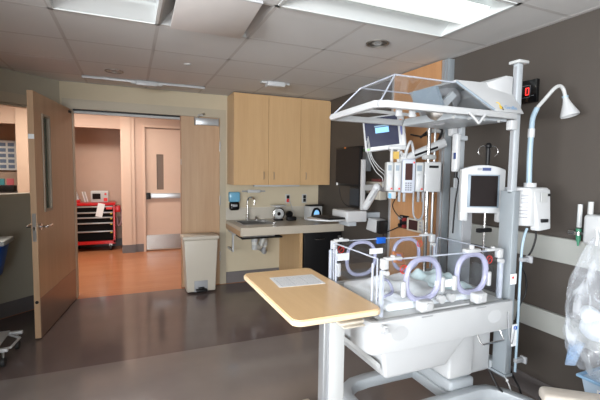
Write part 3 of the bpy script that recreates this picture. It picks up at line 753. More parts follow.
# ================================================================== OVERBED TABLE
t_ = thing('overbed_table', 'overbed table with light wood top and white metal column', 'table', (.85, 1.93, 0))
tz = .835
def rr_poly(x0, x1, y0, y1, r_, z_, n=6):
    P = []
    for cx, cy, a0 in ((x1-r_, y1-r_, 0), (x0+r_, y1-r_, 90), (x0+r_, y0+r_, 180), (x1-r_, y0+r_, 270)):
        for k in range(n+1):
            a = R(a0+90*k/n); P.append((cx+r_*math.cos(a), cy+r_*math.sin(a), z_))
    return P
TX0, TX1, TY0, TY1 = .640, 1.108, 1.53, 2.40
tp = MB().prism(rr_poly(TX0+.008, TX1-.008, TY0+.008, TY1-.008, .040, tz-.008), (0, 0, .0125)).build('tabletop', 'tabletop', t_)
mb = MB(); mb.prism(rr_poly(TX0, TX1, TY0, TY1, .048, tz-.025), (0, 0, .025), .006); mb.build('edge_band', 'edge', tp)
cx0, cx1, cy0, cy1 = .842, .92, 1.575, 1.65
t2 = MB().box(cx0, cx1, cy0, cy1, .12, tz-.045, .006).build('column', 'white2', t_)
MB().box(cx0-.028, cx0-.002, cy0+.012, cy1-.008, .10, tz-.045, .003).build('inner_column', 'alu', t_)
MB().box(cx0-.008, cx0-.002, cy0+.010, cy0+.02, .10, tz-.06).build('groove', 'greyp', t_, smooth=False)
MB().box(.80, 1.0, 1.60, 2.30, tz-.045, tz-.026).build('top_bracket', 'greyp', t_)
mb = MB(); mb.box(.872, 1.0, 1.535, 1.60, tz-.052, tz-.038, .005); mb.box(.88, .99, 1.512, 1.56, tz-.058, tz-.050, .003); mb.build('release_lever', 'cream', t_)
mb = MB(); mb.box(.80, 1.0, 1.50, 1.70, .075, .12, .01); mb.sweep([(.83, 1.55), (.83, 2.13)], .05, .05, .09); mb.sweep([(.97, 1.55), (.97, 2.13)], .05, .05, .09)
mb.sweep([(.855, 2.10), (.945, 2.10)], .05, .055, .085); mb.build('base_frame', 'cream', t_)
for a, b_ in ((.83, 1.53), (.97, 1.53), (.83, 2.11), (.97, 2.11)):
    mb = MB(); mb.cyl((a-.012, b_, .025), (a+.012, b_, .025), .025); mb.build('caster', 'rubber', t_)
t_ = thing('form_sheet', 'white printed form lying on the wooden tabletop', 'paper', (.905, 2.12, tz+.005), R(-3))
Fp = frame((.905, 2.12, tz+.0055), R(-3))
mb = MB(Fp); mb.box(-.145, .135, -.105, .105, 0, .0012); mb.build('sheet', 'paper', t_, smooth=False)
mb = MB(Fp)
for k in range(9): mb.box(-.125, .115, -.09+k*.021, -.0885+k*.021, .0012, .0015)
for k in range(4): mb.box(-.125+k*.08, -.124+k*.08, -.09, .08, .0012, .0015)
mb.build('printed_line', 'ink', t_, smooth=False)

# ================================================================== INCUBATOR / WARMING BED
bed = thing('incubator', 'large white infant incubator and warming bed with clear hood and overhead canopy', 'incubator', (1.55, 1.82, 0))
# base
mb = MB()
mb.sweep([(1.98, 2.075), (1.38, 2.075), (1.27, 2.06), (1.19, 2.01), (1.155, 1.93), (1.15, 1.80)], .07, .115, .187, .012)
mb.sweep([(1.30, 1.675), (1.90, 1.675), (1.97, 1.66), (2.03, 1.60), (2.075, 1.49), (2.085, 1.44)], .06, .12, .205, .012)
mb.box(1.72, 1.92, 1.70, 2.07, .11, .175, .01)
mb.build('base_frame', 'lgrey', bed)
for x_, y_ in ((1.15, 1.80), (1.97, 2.075), (1.32, 1.675), (2.08, 1.46)):
    c_ = MB().box(x_-.022, x_+.022, y_-.02, y_+.02, .07, .122, .008).build('caster', 'white2', bed)
    for dx in (-.022, .022): MB().cyl((x_+dx-.009, y_, .045), (x_+dx+.009, y_, .045), .045).build('wheel', 'rubber', c_)
# pedestal
mb = MB(); mb.box(1.76, 1.90, 1.74, 2.0, .17, .34, .012); mb.box(1.73, 1.92, 1.71, 2.03, .17, .25, .02, 3); mb.build('pedestal', 'lgrey', bed)
mb = MB(); mb.box(1.62, 1.80, 1.62, 2.02, .33, .64, .015, 3); mb.box(1.79, 1.983, 1.66, 2.02, .305, .64, .02, 3); mb.build('lift_housing', 'white', bed)
# lower body : tapering drawer housing
mb = MB()
mb.hexa([(1.165, 1.585, .445), (1.56, 1.585, .445), (1.56, 2.02, .445), (1.165, 2.02, .445)], [(1.125, 1.56, .625), (1.70, 1.56, .625), (1.70, 2.10, .625), (1.125, 2.10, .625)], .018)
mb.build('drawer', 'white', bed)
mb = MB(); mb.prism([(1.135, 1.59, .50), (1.115, 1.59, .52), (1.115, 2.12, .52), (1.135, 2.12, .50)], (0, 0, .028)); mb.build('side_rail', 'white2', bed)
# tray body
mb = MB()
mb.box(1.09, 1.955, 1.565, 2.16, .63, .735, .012, 3)
mb.build('bed_tray', 'white', bed)
mb = MB()
mb.sweep([(1.985, 1.543), (1.075, 1.543), (1.057, 1.55), (1.050, 1.568), (1.050, 1.72)], .036, .612, .778, .012)
fp = mb.build('front_rail', 'white', bed)
mb = MB(); 
for xc in (1.20, 1.84):
    mb.sphere((xc, 1.5262, .705), .075, (1.0, .022, .72), 28)
mb.build('grip_recess', 'white', fp)
mb = MB(); mb.cyl((1.095, 1.526, .745), (1.095, 1.50, .745), .022); mb.cyl((1.095, 1.50, .745), (1.095, 1.49, .745), .012); mb.build('latch_knob', 'white', fp)
mb = MB(); mb.box(1.33, 1.40, 1.5235, 1.53, .765, .77); mb.box(1.70, 1.77, 1.5235, 1.53, .765, .77); mb.build('slot', 'greyp', fp, smooth=False)
for xc in (1.365, 1.735):
    mb = MB(); mb.box(xc-.04, xc+.04, 1.52, 1.575, .79, .845, .01, 3); mb.cyl((xc, 1.52, .82), (xc, 1.512, .82), .017); mb.build('hinge_block', 'white', bed)
mb = MB(); mb.box(1.075, 1.10, 1.565, 2.18, .63, .765, .008, 3); mb.build('end_rail', 'white', bed)
mb = MB(); mb.box(1.10, 1.98, 2.165, 2.195, .63, .79, .01, 3); mb.build('back_rail', 'white', bed)
mb = MB(); mb.box(1.10, 1.955, 1.566, 2.16, .735, .775, .006); mb.build('deck', 'white2', bed)
mb = MB()
for k in range(5): mb.box(1.44, 1.69, 1.566+k*.014, 1.572+k*.014, .7755, .786)
mb.build('vent_louvre', 'white', bed, smooth=False)
# wire handle under the rail
MB().tube([(1.73, 1.545, .62), (1.735, 1.52, .575), (1.74, 1.51, .565), (1.90, 1.51, .565), (1.905, 1.52, .575), (1.905, 1.545, .62)], .005, smooth=False).build('wire_handle', 'chrome', bed)
# mattress + sheets
mb = MB(); mb.box(1.19, 1.87, 1.62, 2.08, .776, .82, .018, 3); mt = mb.build('mattress', 'sheet', bed)
def cloth(cx, cy, w_, d_, z_, amp, seed, name, m, parent, rz=0, n=26):
    rnd = random.Random(seed); ph = [rnd.uniform(0, 6) for _ in range(6)]
    mb = MB(frame((cx, cy, z_), rz)); g = []
    for i in range(n+1):
        row = []
        for j in range(n+1):
            u = i/n*2-1; v = j/n*2-1
            h = amp*(.5+.3*math.sin(5*u+ph[0]+2*v)+.25*math.sin(7*v+ph[1]-2*u)+.15*math.sin(13*u*v+ph[2]))
            edge = max(abs(u), abs(v)); h *= (1-edge**6)
            row.append(mb._v((u*w_/2*(1+.03*math.sin(6*v+ph[3])), v*d_/2*(1+.03*math.sin(5*u+ph[4])), h)))
        g.append(row)
    for i in range(n):
        for j in range(n): mb.bm.faces.new((g[i][j], g[i+1][j], g[i+1][j+1], g[i][j+1]))
    r_ = bmesh.ops.solidify(mb.bm, geom=list(mb.bm.faces), thickness=.003)
    return mb.build(name, m, parent, angle=80)
tag(cloth(1.42, 1.84, .44, .42, .825, .040, 3, 'blanket', 'sheet', None, R(6)), 'rumpled white blanket on the left half of the incubator mattress', 'blanket')
tag(cloth(1.74, 1.86, .24, .36, .826, .05, 9, 'pad', 'aqua', None, R(-8)), 'pale aqua absorbent pad bunched at the head end of the incubator mattress', 'pad')
# clear hood
HX0, HX1, HY0, HY1, HZ0, HZ1 = 1.125, 1.94, 1.585, 2.12, .778, 1.06
g_ = .005
def panel_edges(parent, pts, r_=.0032):
    mb = MB()
    for a, b_ in zip(pts, pts[1:]): mb.cyl(a, b_, r_, seg=8)
    return mb.build('panel_edge', 'edgec', parent)
def porthole(parent, c, a, b, r_, name='porthole_ring', sx=1.0, t_=.011):
    mb = MB(); c = Vector(c)
    pts = []
    for k in range(40):
        th_ = 2*PI*k/40; e = .82
        cx_ = math.copysign(abs(math.cos(th_))**e, math.cos(th_)); sy_ = math.copysign(abs(math.sin(th_))**e, math.sin(th_))
        pts.append(c+Vector(a)*cx_*r_*sx+Vector(b)*sy_*r_)
    mb.tube(pts, t_, 8, closed=True, smooth=False); return mb.build(name, 'lav', parent)
p1 = MB().box(HX0, HX1, HY0, HY0+g_, HZ0+.02, HZ1).build('hood_panel', 'clear', bed, smooth=False)
panel_edges(p1, [(HX0, HY0, HZ0+.02), (HX0, HY0, HZ1), (HX1, HY0, HZ1), (HX1, HY0, HZ0+.02)], .0045)
p2 = MB().box(HX0, HX1, HY1-g_, HY1, HZ0+.02, HZ1).build('hood_panel', 'clear', bed, smooth=False)
panel_edges(p2, [(HX0, HY1, HZ0+.02), (HX0, HY1, HZ1), (HX1, HY1, HZ1), (HX1, HY1, HZ0+.02)], .0035)
p3 = MB().box(HX0, HX0+g_, HY0+.01, HY1-.01, HZ0+.02, HZ1).build('hood_panel', 'clear', bed, smooth=False)
panel_edges(p3, [(HX0, HY0+.04, HZ0+.02), (HX0, HY0+.04, HZ1), (HX0, HY1-.04, HZ1), (HX0, HY1-.04, HZ0+.02)], .0045)
mb = MB()
for y_ in (HY0+.075, HY1-.075): mb.cyl((HX0-.004, y_, HZ0+.03), (HX0-.004, y_, HZ1-.03), .006, seg=10)
mb.build('panel_rib', 'edgec', p3)
p4 = MB().box(HX1-g_, HX1, HY0+.01, HY1-.01, HZ0+.02, HZ1-.01).build('hood_panel', 'clear', bed, smooth=False)
panel_edges(p4, [(HX1, HY0+.02, HZ0+.02), (HX1, HY0+.02, HZ1-.01), (HX1, HY1-.02, HZ1-.01), (HX1, HY1-.02, HZ0+.02)], .0035)
for xc in (1.375, 1.71):
    porthole(p1, (xc, HY0-.006, .945), (1, 0, 0), (0, 0, 1), .105, sx=1.0, t_=.015)
for xc in (1.345, 1.70):
    porthole(p2, (xc, HY1+.004, .94), (1, 0, 0), (0, 0, 1), .105, sx=1.0, t_=.012)
# inner tubing loops
MB().tube([(1.18, 1.66, .90), (1.20, 1.70, .925), (1.26, 1.72, .91), (1.27, 1.69, .86), (1.20, 1.66, .85), (1.17, 1.68, .83)], .008).build('tube_port', 'lav', bed)
# porthole latches
for xc, s_ in ((1.375, -1), (1.375, 1), (1.71, -1), (1.71, 1)):
    mb = MB(); mb.box(xc+s_*.125-.012, xc+s_*.125+.012, HY0-.022, HY0-.002, .865, .945, .006, 3); mb.build('porthole_latch', 'white', p1)
mb = MB()
for xc in (1.49, 1.56): mb.cyl((xc, HY0-.002, .83), (xc, HY0-.03, .83), .022)
mb.build('grommet', 'white', p1)
MB().box(1.46, 1.60, HY0-.003, HY0-.0005, .885, .925).build('instruction_label', 'paper', p1, smooth=False)
MB().box(1.465, 1.485, HY0-.004, HY0-.003, .895, .915).build('label_mark', 'yellow', p1, smooth=False)
MB().box(1.40, 1.50, HY1-.009, HY1-.006, .965, 1.0).build('instruction_label', 'paper', p2, smooth=False)
# corner latches
def corner(x_, y_, sx_, sy_):
    mb = MB()
    mb.box(min(x_, x_+sx_*.10), max(x_, x_+sx_*.10), y_-.016, y_+.016, HZ1-.002, HZ1+.014, .006, 2)
    mb.box(x_-.017, x_+.017, y_-.017, y_+.017, HZ1-.045, HZ1+.008, .006, 3)
    mb.cyl((x_+sx_*.05, y_, HZ1+.012), (x_+sx_*.05, y_, HZ1+.022), .012)
    mb.cyl((x_, y_-.03, HZ1-.06), (x_, y_+.0, HZ1-.06), .012)
    return mb.build('corner_latch', 'white', bed)
corner(HX0+.012, HY0+.0, 1, 1); corner(HX0+.02, HY1, 1, 1); corner(HX1-.02, HY0, -1, 1); corner(HX1-.03, HY1, -1, 1)
mb = MB(); mb.box(1.66, 1.76, HY0-.02, HY0+.02, HZ1, HZ1+.02, .005, 2); mb.cyl((1.71, HY0, HZ1+.02), (1.71, HY0, HZ1+.04), .014); mb.build('top_latch', 'white', bed)
# vertical corner tubes in clear plastic
mb = MB()
for x_, y_ in ((HX0, HY0), (HX0, HY1), (HX1, HY0), (HX1, HY1)): mb.box(x_-.010, x_+.010, y_-.010, y_+.010, HZ0, HZ1-.05, .003)
mb.build('corner_tube', 'edgec', bed)
# no-symbol stickers
def no_sign(c, a, b, r_, parent):
    mb = MB(); mb.ring(c, r_, r_*.10, None, a=a, b=b, seg=28, tseg=6)
    c = Vector(c); u = (Vector(a)+Vector(b)).normalized()*r_*.95; mb.cyl(c-u, c+u, r_*.08, seg=6)
    mb.build('prohibition_mark', 'red2', parent)
no_sign((1.255, HY0-.002, 1.005), (1, 0, 0), (0, 0, 1), .021, p1); no_sign((1.845, HY0-.002, 1.01), (1, 0, 0), (0, 0, 1), .021, p1)
no_sign((1.19, HY1-.008, 1.01), (1, 0, 0), (0, 0, 1), .021, p2); no_sign((1.80, HY1-.008, 1.01), (1, 0, 0), (0, 0, 1), .021, p2)
MB().box(1.165, 1.25, HY1-.009, HY1-.007, .94, .985).build('instruction_label', 'paper', p2, smooth=False)
MB().box(1.455, 1.52, HY1-.012, HY1+.008, HZ1-.03, HZ1+.01, .003).build('blue_clip', 'blue', p2)
MB().cyl((1.165, 2.09, .85), (1.165, 2.09, .93), .014).build('sensor_port', 'white', p2)
t_ = thing('supply_packet', 'small orange packet with a lavender label leaning inside the far incubator panel', 'packet', (1.60, 2.07, .875), R(12))
Fq = frame((1.60, 2.065, .90), R(12), R(-25), R(14))
MB(Fq).box(-.05, .05, -.008, .008, 0, .075, .002).build('packet', mat('packet_orange', (176, 112, 72), .5), t_)
MB(Fq).box(-.025, .02, -.0095, -.008, .015, .06).build('label', mat('packet_lavender', (150, 145, 190), .5), t_, smooth=False)
# columns
CXA, CXB = 1.985, 2.04
def post(y0, y1, near):
    mb = MB(); mb.box(CXA+.005, CXB-.012, y0+.010, y1-.010, 1.38, 2.105 if near else 1.93, .004); mb.build('canopy_post', 'lgrey', bed)
    mb = MB(); mb.box(CXA+.002, CXA+.006, (y0+y1)/2-.008, (y0+y1)/2+.008, 1.4, 2.09 if near else 1.92); mb.build('post_groove', 'greyp', bed, smooth=False)
    if not near: return
    mb = MB(); mb.box(CXA-.012, CXB+.012, y0-.008, y1+.008, 2.105, 2.122, .004); mb.build('post_cap', 'white2', bed)
post(1.568, 1.622, True); post(1.965, 2.035, False)
mb = MB(); mb.box(1.99, 2.04, 1.562, 1.655, .32, 1.395, .006); mb.box(1.985, 2.045, 1.557, 1.66, .305, .32); cn = mb.build('lower_column', 'colgrey', bed)
mb = MB(); mb.box(1.985, 2.045, 1.935, 2.045, .25, 1.395, .006); mb.build('lower_column', 'colgrey', bed)
mb = MB(); mb.box(1.985, 2.06, 1.92, 1.932, .60, 1.36); mb.build('column_slot', 'greyp', bed, smooth=False)
mb = MB(); mb.cyl((2.0, 1.554, .62), (2.0, 1.550, .62), .006); mb.cyl((2.0, 1.554, .29), (2.0, 1.550, .29), .008); mb.box(1.985, 2.03, 1.551, 1.556, .86, .92); mb.build('column_label', 'paper', cn)
mb = MB(); mb.cyl((2.0, 1.552, .90), (2.0, 1.5485, .90), .007); mb.build('red_dot', 'red2', cn)
mb = MB(); mb.box(2.02, 2.06, 1.55, 1.556, .49, .62); mb.build('hang_tag', 'paper', cn, smooth=False)
MB().cyl((2.04, 1.551, .60), (2.04, 1.546, .60), .013).build('tag_dot', 'blue', cn)
for z_ in (1.0, .40):
    mb = MB(); mb.box(2.05, 2.12, 1.535, 1.56, z_-.012, z_+.012, .004); mb.box(2.105, 2.12, 1.52, 1.56, z_-.02, z_+.02, .004); mb.build('cable_clip', 'greyp', cn)
mb = MB(); mb.box(1.99, 2.06, 1.66, 1.93, .30, .36, .006); mb.box(1.96, 2.02, 1.6, 2.0, .62, .72, .006); mb.build('cross_beam', 'lgrey', bed)
# canopy rim
RZ = 1.81
mb = MB()
mb.sweep([(1.96, 1.56), (1.105, 1.56), (1.065, 1.59), (1.10, 2.075), (1.135, 2.10), (1.96, 2.10)], .032, RZ-.018, RZ+.016, .005)
rim = mb.build('canopy_rim', 'white', bed)
mb = MB(); mb.cyl((1.075, 1.59, RZ), (1.075, 1.565, RZ), .018); mb.cyl((1.105, 2.05, RZ), (1.105, 2.10, RZ), .018)
mb.box(1.20, 1.23, 1.60, 1.62, RZ-.045, RZ-.01, .004); mb.box(1.28, 1.31, 1.60, 1.62, RZ-.045, RZ-.01, .004); mb.build('rim_bumper', 'white', rim)
# canopy clear cover
TZ = 1.975
b4 = [(1.075, 1.56, RZ+.016), (1.785, 1.56, RZ+.016), (1.785, 2.10, RZ+.016), (1.11, 2.10, RZ+.016)]
t4 = [(1.215, 1.65, TZ), (1.60, 1.65, TZ), (1.60, 2.0, TZ), (1.235, 2.0, TZ)]
mb = MB()
vv = [mb._v(p) for p in b4]+[mb._v(p) for p in t4]
for f in ((4, 5, 6, 7), (0, 1, 5, 4), (2, 3, 7, 6), (3, 0, 4, 7)): mb.bm.faces.new([vv[i] for i in f])
bmesh.ops.solidify(mb.bm, geom=list(mb.bm.faces), thickness=.004)
cv = mb.build('canopy_cover', 'clear2', bed, smooth=False)
mb = MB()
for a, b_ in ((b4[0], t4[0]), (b4[3], t4[3]), (t4[0], t4[1]), (t4[3], t4[2]), (t4[0], t4[3])): mb.cyl(a, b_, .0042, seg=8)
mb.build('cover_edge', 'edgec', cv)
# head housing, solid white : side cheek with slanted edge, on both sides
def cheek(y0, y1, ys_top):
    # polygon in x-z
    poly = [(1.79, RZ+.018), (1.62, TZ+.012), (1.82, TZ+.018), (1.93, TZ+.055), (1.98, TZ+.055), (1.98, RZ+.012)]
    return poly
mb = MB()
mb.hexa([(1.79, 1.535, RZ+.012), (2.0, 1.535, RZ+.012), (2.0, 1.56, RZ+.012), (1.79, 1.56, RZ+.012)],
        [(1.60, 1.635, TZ+.008), (1.98, 1.635, TZ+.02), (1.98, 1.66, TZ+.02), (1.60, 1.66, TZ+.008)], .004)
mb.hexa([(1.79, 2.085, RZ+.012), (1.99, 2.085, RZ+.012), (1.99, 2.11, RZ+.012), (1.79, 2.11, RZ+.012)],
        [(1.60, 2.0, TZ+.008), (1.98, 2.0, TZ+.02), (1.98, 2.025, TZ+.02), (1.60, 2.025, TZ+.008)], .004)
mb.hexa([(1.60, 1.64, TZ+.002), (1.96, 1.64, TZ+.005), (1.96, 2.02, TZ+.005), (1.60, 2.02, TZ+.002)],
        [(1.60, 1.64, TZ+.012), (1.96, 1.64, TZ+.022), (1.96, 2.02, TZ+.022), (1.60, 2.02, TZ+.012)])
hd = mb.build('head_housing', 'white', bed)
mb = MB(); mb.prism([(1.82, 1.62, RZ+.12), (1.82, 1.62, TZ+.018), (1.925, 1.60, TZ+.06), (1.98, 1.60, TZ+.06), (1.98, 1.60, RZ+.06), (1.925, 1.60, RZ+.06)], (0, .44, 0), .004); mb.build('head_back', 'white', hd)
# slanted dark-edged gasket along the cheek
mb = MB(); mb.cyl((1.785, 1.545, RZ+.02), (1.60, 1.638, TZ+.004), .006, seg=8); mb.build('head_gasket', 'bluegrey', hd)
# emblem and wordmark on near cheek
fu = Vector((0, .10, TZ-RZ)).normalized()
Ft = face_frame((1.905, 1.5475, RZ+.038), (1, 0, 0), fu); Ft.translation += Ft.to_3x3() @ Vector((0, 0, .003))
text('Giraffe', .034, Ft, mat('pale_blue_ink', (130, 165, 200), .5), hd)
mb = MB(Ft); mb.tube([(-.085, -.012, 0), (-.075, .01, 0), (-.08, .025, 0), (-.092, .028, 0)], .0022); mb.box(-.085, -.066, -.014, .003, -.001, .001); mb.build('emblem', 'yellow', hd)
MB(Ft).box(-.071, -.066, -.022, .0, -.001, .0012).build('emblem_leg', 'black', hd, smooth=False)
# radiant heater inside
MB().cyl((1.62, 1.83, RZ+.02), (1.74, 1.83, TZ-.02), .085, .075, seg=28).build('heater_can', 'greyp', bed)
MB().lathe((1.60, 1.76, RZ+.045), [(.075, .0), (.06, .02), (.03, .035), (0, .04)], (-.6, -.6, .2)).build('heater_reflector', 'steel', bed)
mb = MB(); mb.prism([(1.50, 1.66, RZ+.03), (1.60, 1.66, RZ+.12), (1.63, 1.66, RZ+.10), (1.55, 1.66, RZ+.02)], (0, .02, 0)); mb.build('heater_bracket', 'lgrey', bed)
mb = MB(); mb.hexa([(1.58, 1.62, RZ-.028), (1.95, 1.60, RZ-.028), (1.95, 2.06, RZ-.028), (1.58, 2.06, RZ-.028)], [(1.60, 1.62, RZ+.02), (1.95, 1.60, RZ+.03), (1.95, 2.06, RZ+.03), (1.60, 2.06, RZ+.02)], .006); mb.build('heater_tray', 'lgrey', bed)
mb = MB()
for k in range(4): mb.cyl((1.55+k*.11, 1.60, RZ-.028), (1.55+k*.11, 1.594, RZ-.028), .008, seg=12)
mb.build('rivet', 'white2', bed)
mb = MB(); mb.hexa([(1.48, 1.83, RZ+.02), (1.50, 1.62, RZ+.02), (1.52, 1.62, RZ+.02), (1.50, 1.83, RZ+.02)], [(1.47, 1.83, TZ-.03), (1.47, 1.65, TZ-.03), (1.49, 1.65, TZ-.03), (1.49, 1.83, TZ-.03)]); mb.build('heat_shield', 'bluegrey', bed, smooth=False)
# triangular bracket below rim
mb = MB(); mb.cyl((1.60, 1.535, RZ-.01), (1.66, 1.53, RZ-.06), .007, seg=8); mb.cyl((1.66, 1.53, RZ-.06), (1.71, 1.535, RZ-.01), .007, seg=8); mb.build('triangle_clip', 'white', rim)
mb = MB(); mb.box(1.94, 1.985, 1.56, 1.60, RZ-.075, RZ-.02, .006); mb.box(1.94, 1.985, 2.0, 2.04, RZ-.075, RZ-.02, .006); mb.build('rim_bracket', 'white', bed)
# arms inside canopy rim (x-ray tray supports)
MB().tube([(1.12, 1.93, RZ+.0), (1.20, 1.86, RZ+.012), (1.32, 1.84, RZ+.01), (1.52, 1.86, RZ+.01)], .009).build('canopy_arm', 'white', bed)
# bed monitor
Fm = frame((1.965, 1.755, 1.25), R(-26))
mb = MB(Fm)
def arch(w_, z0, z1, rise, n=10):
    P = [(-w_/2, z0), (w_/2, z0)]
    for k in range(n+1):
        u = 1-2*k/n; P.append((u*w_/2, z1+rise*(1-u*u)))
    return P
mb.prism([(a, 0, b_) for a, b_ in arch(.262, .0, .265, .028)], (0, .045, 0), .007)
mo = mb.build('display', 'white', bed)
mb = MB(Fm); mb.box(-.131, -.085, .0, .045, -.05, .01, .008); mb.box(.09, .131, .0, .045, -.055, .01, .008); mb.build('display_foot', 'white', mo)
mb = MB(Fm); mb.box(-.094, .094, -.005, .0, .035, .235, .002); mb.build('display_bezel', 'bluegrey', mo)
MB(Fm).box(-.078, .082, -.008, -.004, .042, .228).build('screen', 'screen', mo, smooth=False)
MB(Fm).box(-.01, .04, -.003, .001, .258, .276).build('display_badge', mat('navy_badge', (50, 65, 110), .4), mo, smooth=False)
mb = MB(Fm); mb.box(-.04, -.015, -.003, .001, .260, .274); mb.build('display_badge', 'greyp', mo, smooth=False)
mb = MB(Fm); mb.box(.12, .17, .01, .04, .10, .16, .004); mb.build('display_arm', 'lgrey', mo)
# module with blue label and black plug, on the far post
mb = MB(); mb.box(1.885, 1.92, 1.90, 1.945, 1.50, 1.74, .008, 3); md = mb.build('probe_module', 'white', bed)
MB().box(1.884, 1.8855, 1.905, 1.925, 1.58, 1.62).build('module_label', mat('navy_label', (50, 65, 110), .4), md, smooth=False)
mb = MB(); mb.cyl((1.905, 1.92, 1.50), (1.905, 1.92, 1.46), .012); mb.tube([(1.905, 1.92, 1.47), (1.93, 1.92, 1.44), (1.92, 1.93, 1.30), (1.93, 1.95, 1.1)], .005); mb.build('probe_plug', 'black', md)
mb = MB(); mb.box(1.915, 1.99, 1.915, 1.97, 1.70, 1.73, .004); mb.build('module_bracket', 'lgrey', md)
# IV hook pole behind the monitor
t2 = MB().cyl((2.075, 1.83, .62), (2.075, 1.83, 1.63), .008).build('hook_pole', 'chrome', bed)
mb = MB(); mb.cyl((2.075, 1.83, 1.50), (2.075, 1.83, 1.66), .013); mb.cyl((2.01, 1.85, 1.50), (2.01, 1.85, 1.545), .012); mb.box(1.98, 2.10, 1.815, 1.845, 1.49, 1.51); mb.box(2.0, 2.11, 1.80, 1.83, 1.12, 1.145, .004); mb.sphere((2.075, 1.83, 1.665), .02); mb.build('pole_clamp', 'black', bed)
mb = MB()
for s_ in (-1, 1):
    mb.tube([(2.075, 1.83, 1.65), (2.075+s_*.03, 1.83-s_*.01, 1.665), (2.075+s_*.055, 1.83-s_*.02, 1.65), (2.075+s_*.06, 1.83-s_*.02, 1.62), (2.075+s_*.04, 1.83-s_*.015, 1.60)], .0025)
mb.build('pole_hook', 'chrome', bed)
# vertical rods behind hood (gas rods)
mb = MB(); mb.cyl((1.99, 1.70, .78), (1.99, 1.70, 1.02), .014); mb.build('humidity_port', 'clear', bed)

# ================================================================== PHOTOTHERAPY LAMP
t_ = thing('phototherapy_lamp', 'white phototherapy lamp box with a pale blue gooseneck and bell head on the incubator post', 'lamp', (2.18, 1.62, 1.15))
poly = [(2.10, 1.540), (2.235, 1.53), (2.26, 1.56), (2.26, 1.67), (2.055, 1.67), (2.05, 1.61)]
mb = MB(); mb.prism([(a, b_, 1.19) for a, b_ in poly], (0, 0, .225), .014)
pb = mb.build('light_box', 'white', t_)
mb = MB(); mb.hexa([(2.15, 1.515, 1.165), (2.24, 1.51, 1.175), (2.26, 1.56, 1.175), (2.13, 1.56, 1.165)], [(2.115, 1.538, 1.40), (2.24, 1.525, 1.405), (2.25, 1.56, 1.405), (2.115, 1.56, 1.40)], .008); mb.build('front_cover', 'white', pb)
MB().box(2.155, 2.205, 1.516, 1.522, 1.33, 1.385).build('button_window', 'white2', pb, smooth=False)
mb = MB(); mb.box(2.205, 2.230, 1.5165, 1.53, 1.365, 1.38); mb.box(2.16, 2.21, 1.505, 1.53, 1.215, 1.235, .003); mb.build('switch', 'black', pb, smooth=False)
# printed lines on the left face
Fl = face_frame((2.075, 1.575, 1.30), (.05, -.07, 0), (0, 0, 1)); Fl.translation += Fl.to_3x3() @ Vector((0, 0, .0035))
for k, (mm, z_) in enumerate((('inkblue', .065), ('yellow', .045), ('red2', .025))):
    MB(Fl).box(-.026, -.014, z_-.006, z_+.006, -.003, .001).build('warning_mark', mm, pb, smooth=False)
mb = MB(Fl)
for k in range(3): mb.box(-.008, .030, .068-k*.02, .072-k*.02, -.003, .001); mb.box(-.008, .022, .061-k*.02, .063-k*.02, -.003, .001)
for k in range(4): mb.box(-.026, .030, .0-k*.02, .004-k*.02, -.003, .001)
mb.box(-.026, .0, .092, .097, -.003, .001)
mb.build('printed_line', 'ink', pb, smooth=False)
mb = MB(); mb.cyl((2.165, 1.60, 1.415), (2.165, 1.60, 1.44), .034); mb.build('collar', 'white', t_)
MB().tube([(2.155, 1.60, 1.44), (2.148, 1.60, 1.60), (2.150, 1.60, 1.72)], .0155, 14).build('light_guide', 'lblue', t_)
MB().cyl((2.150, 1.60, 1.705), (2.151, 1.60, 1.755), .019).build('guide_ring', 'white', t_)
MB().tube([(2.151, 1.60, 1.755), (2.157, 1.60, 1.82), (2.175, 1.59, 1.875)], [.0145]*20, 14).build('light_guide', 'lblue', t_)
MB().tube([(2.175, 1.59, 1.875), (2.22, 1.575, 1.93), (2.26, 1.555, 1.985), (2.293, 1.545, 2.003), (2.315, 1.54, 1.99), (2.324, 1.535, 1.965), (2.328, 1.532, 1.94)], .0105, 14).build('rigid_tube', 'white2', t_)
MB().cyl((2.327, 1.533, 1.948), (2.329, 1.532, 1.938), .0165).build('blue_band', 'lblue', t_)
mb = MB(); mb.lathe((2.328, 1.532, 1.94), [(.013, 0), (.016, .018), (.022, .038), (.031, .06), (.040, .082), (.047, .10), (.049, .110), (.046, .115), (.041, .110), (.034, .085), (0, .07)], (.10, -.25, -1)); mb.build('bell_head', 'white', t_)
# box bracket
mb = MB(); mb.box(2.05, 2.12, 1.60, 1.64, 1.36, 1.40, .004); mb.box(2.05, 2.10, 1.61, 1.64, 1.22, 1.26, .004); mb.build('mount', 'lgrey', t_)
MB().tube([(2.095, 1.552, 1.18), (2.062, 1.552, 1.05), (2.062, 1.552, .6), (2.062, 1.552, .33)], .007, 10).build('blue_hose', 'lblue', t_)
tag(MB().tube([(2.20, 1.58, 1.175), (2.20, 1.57, 1.12), (2.18, 1.58, 1.03), (2.15, 1.60, .98), (2.14, 1.60, .93), (2.16, 1.59, .88), (2.165, 1.59, .78), (2.13, 1.60, .70), (2.12, 1.61, .60)], .0055).build('lamp_cable', 'black'), 'black power cable hanging from the phototherapy lamp box', 'cable')
tag(MB().tube([(1.99, 1.67, .30), (2.0, 1.60, .21), (2.06, 1.56, .18), (2.13, 1.56, .17), (2.15, 1.59, .20), (2.12, 1.62, .28), (2.10, 1.64, .40)], .0065).build('power_cord', 'black'), 'black cord looped at the foot of the incubator column', 'cord')
tag(MB().tube([(2.07, 1.62, .26), (2.08, 1.59, .20), (2.08, 1.57, .12), (2.12, 1.58, .01)], .004).build('air_line', 'white2'), 'thin white line trailing from the incubator column to the floor', 'cord')
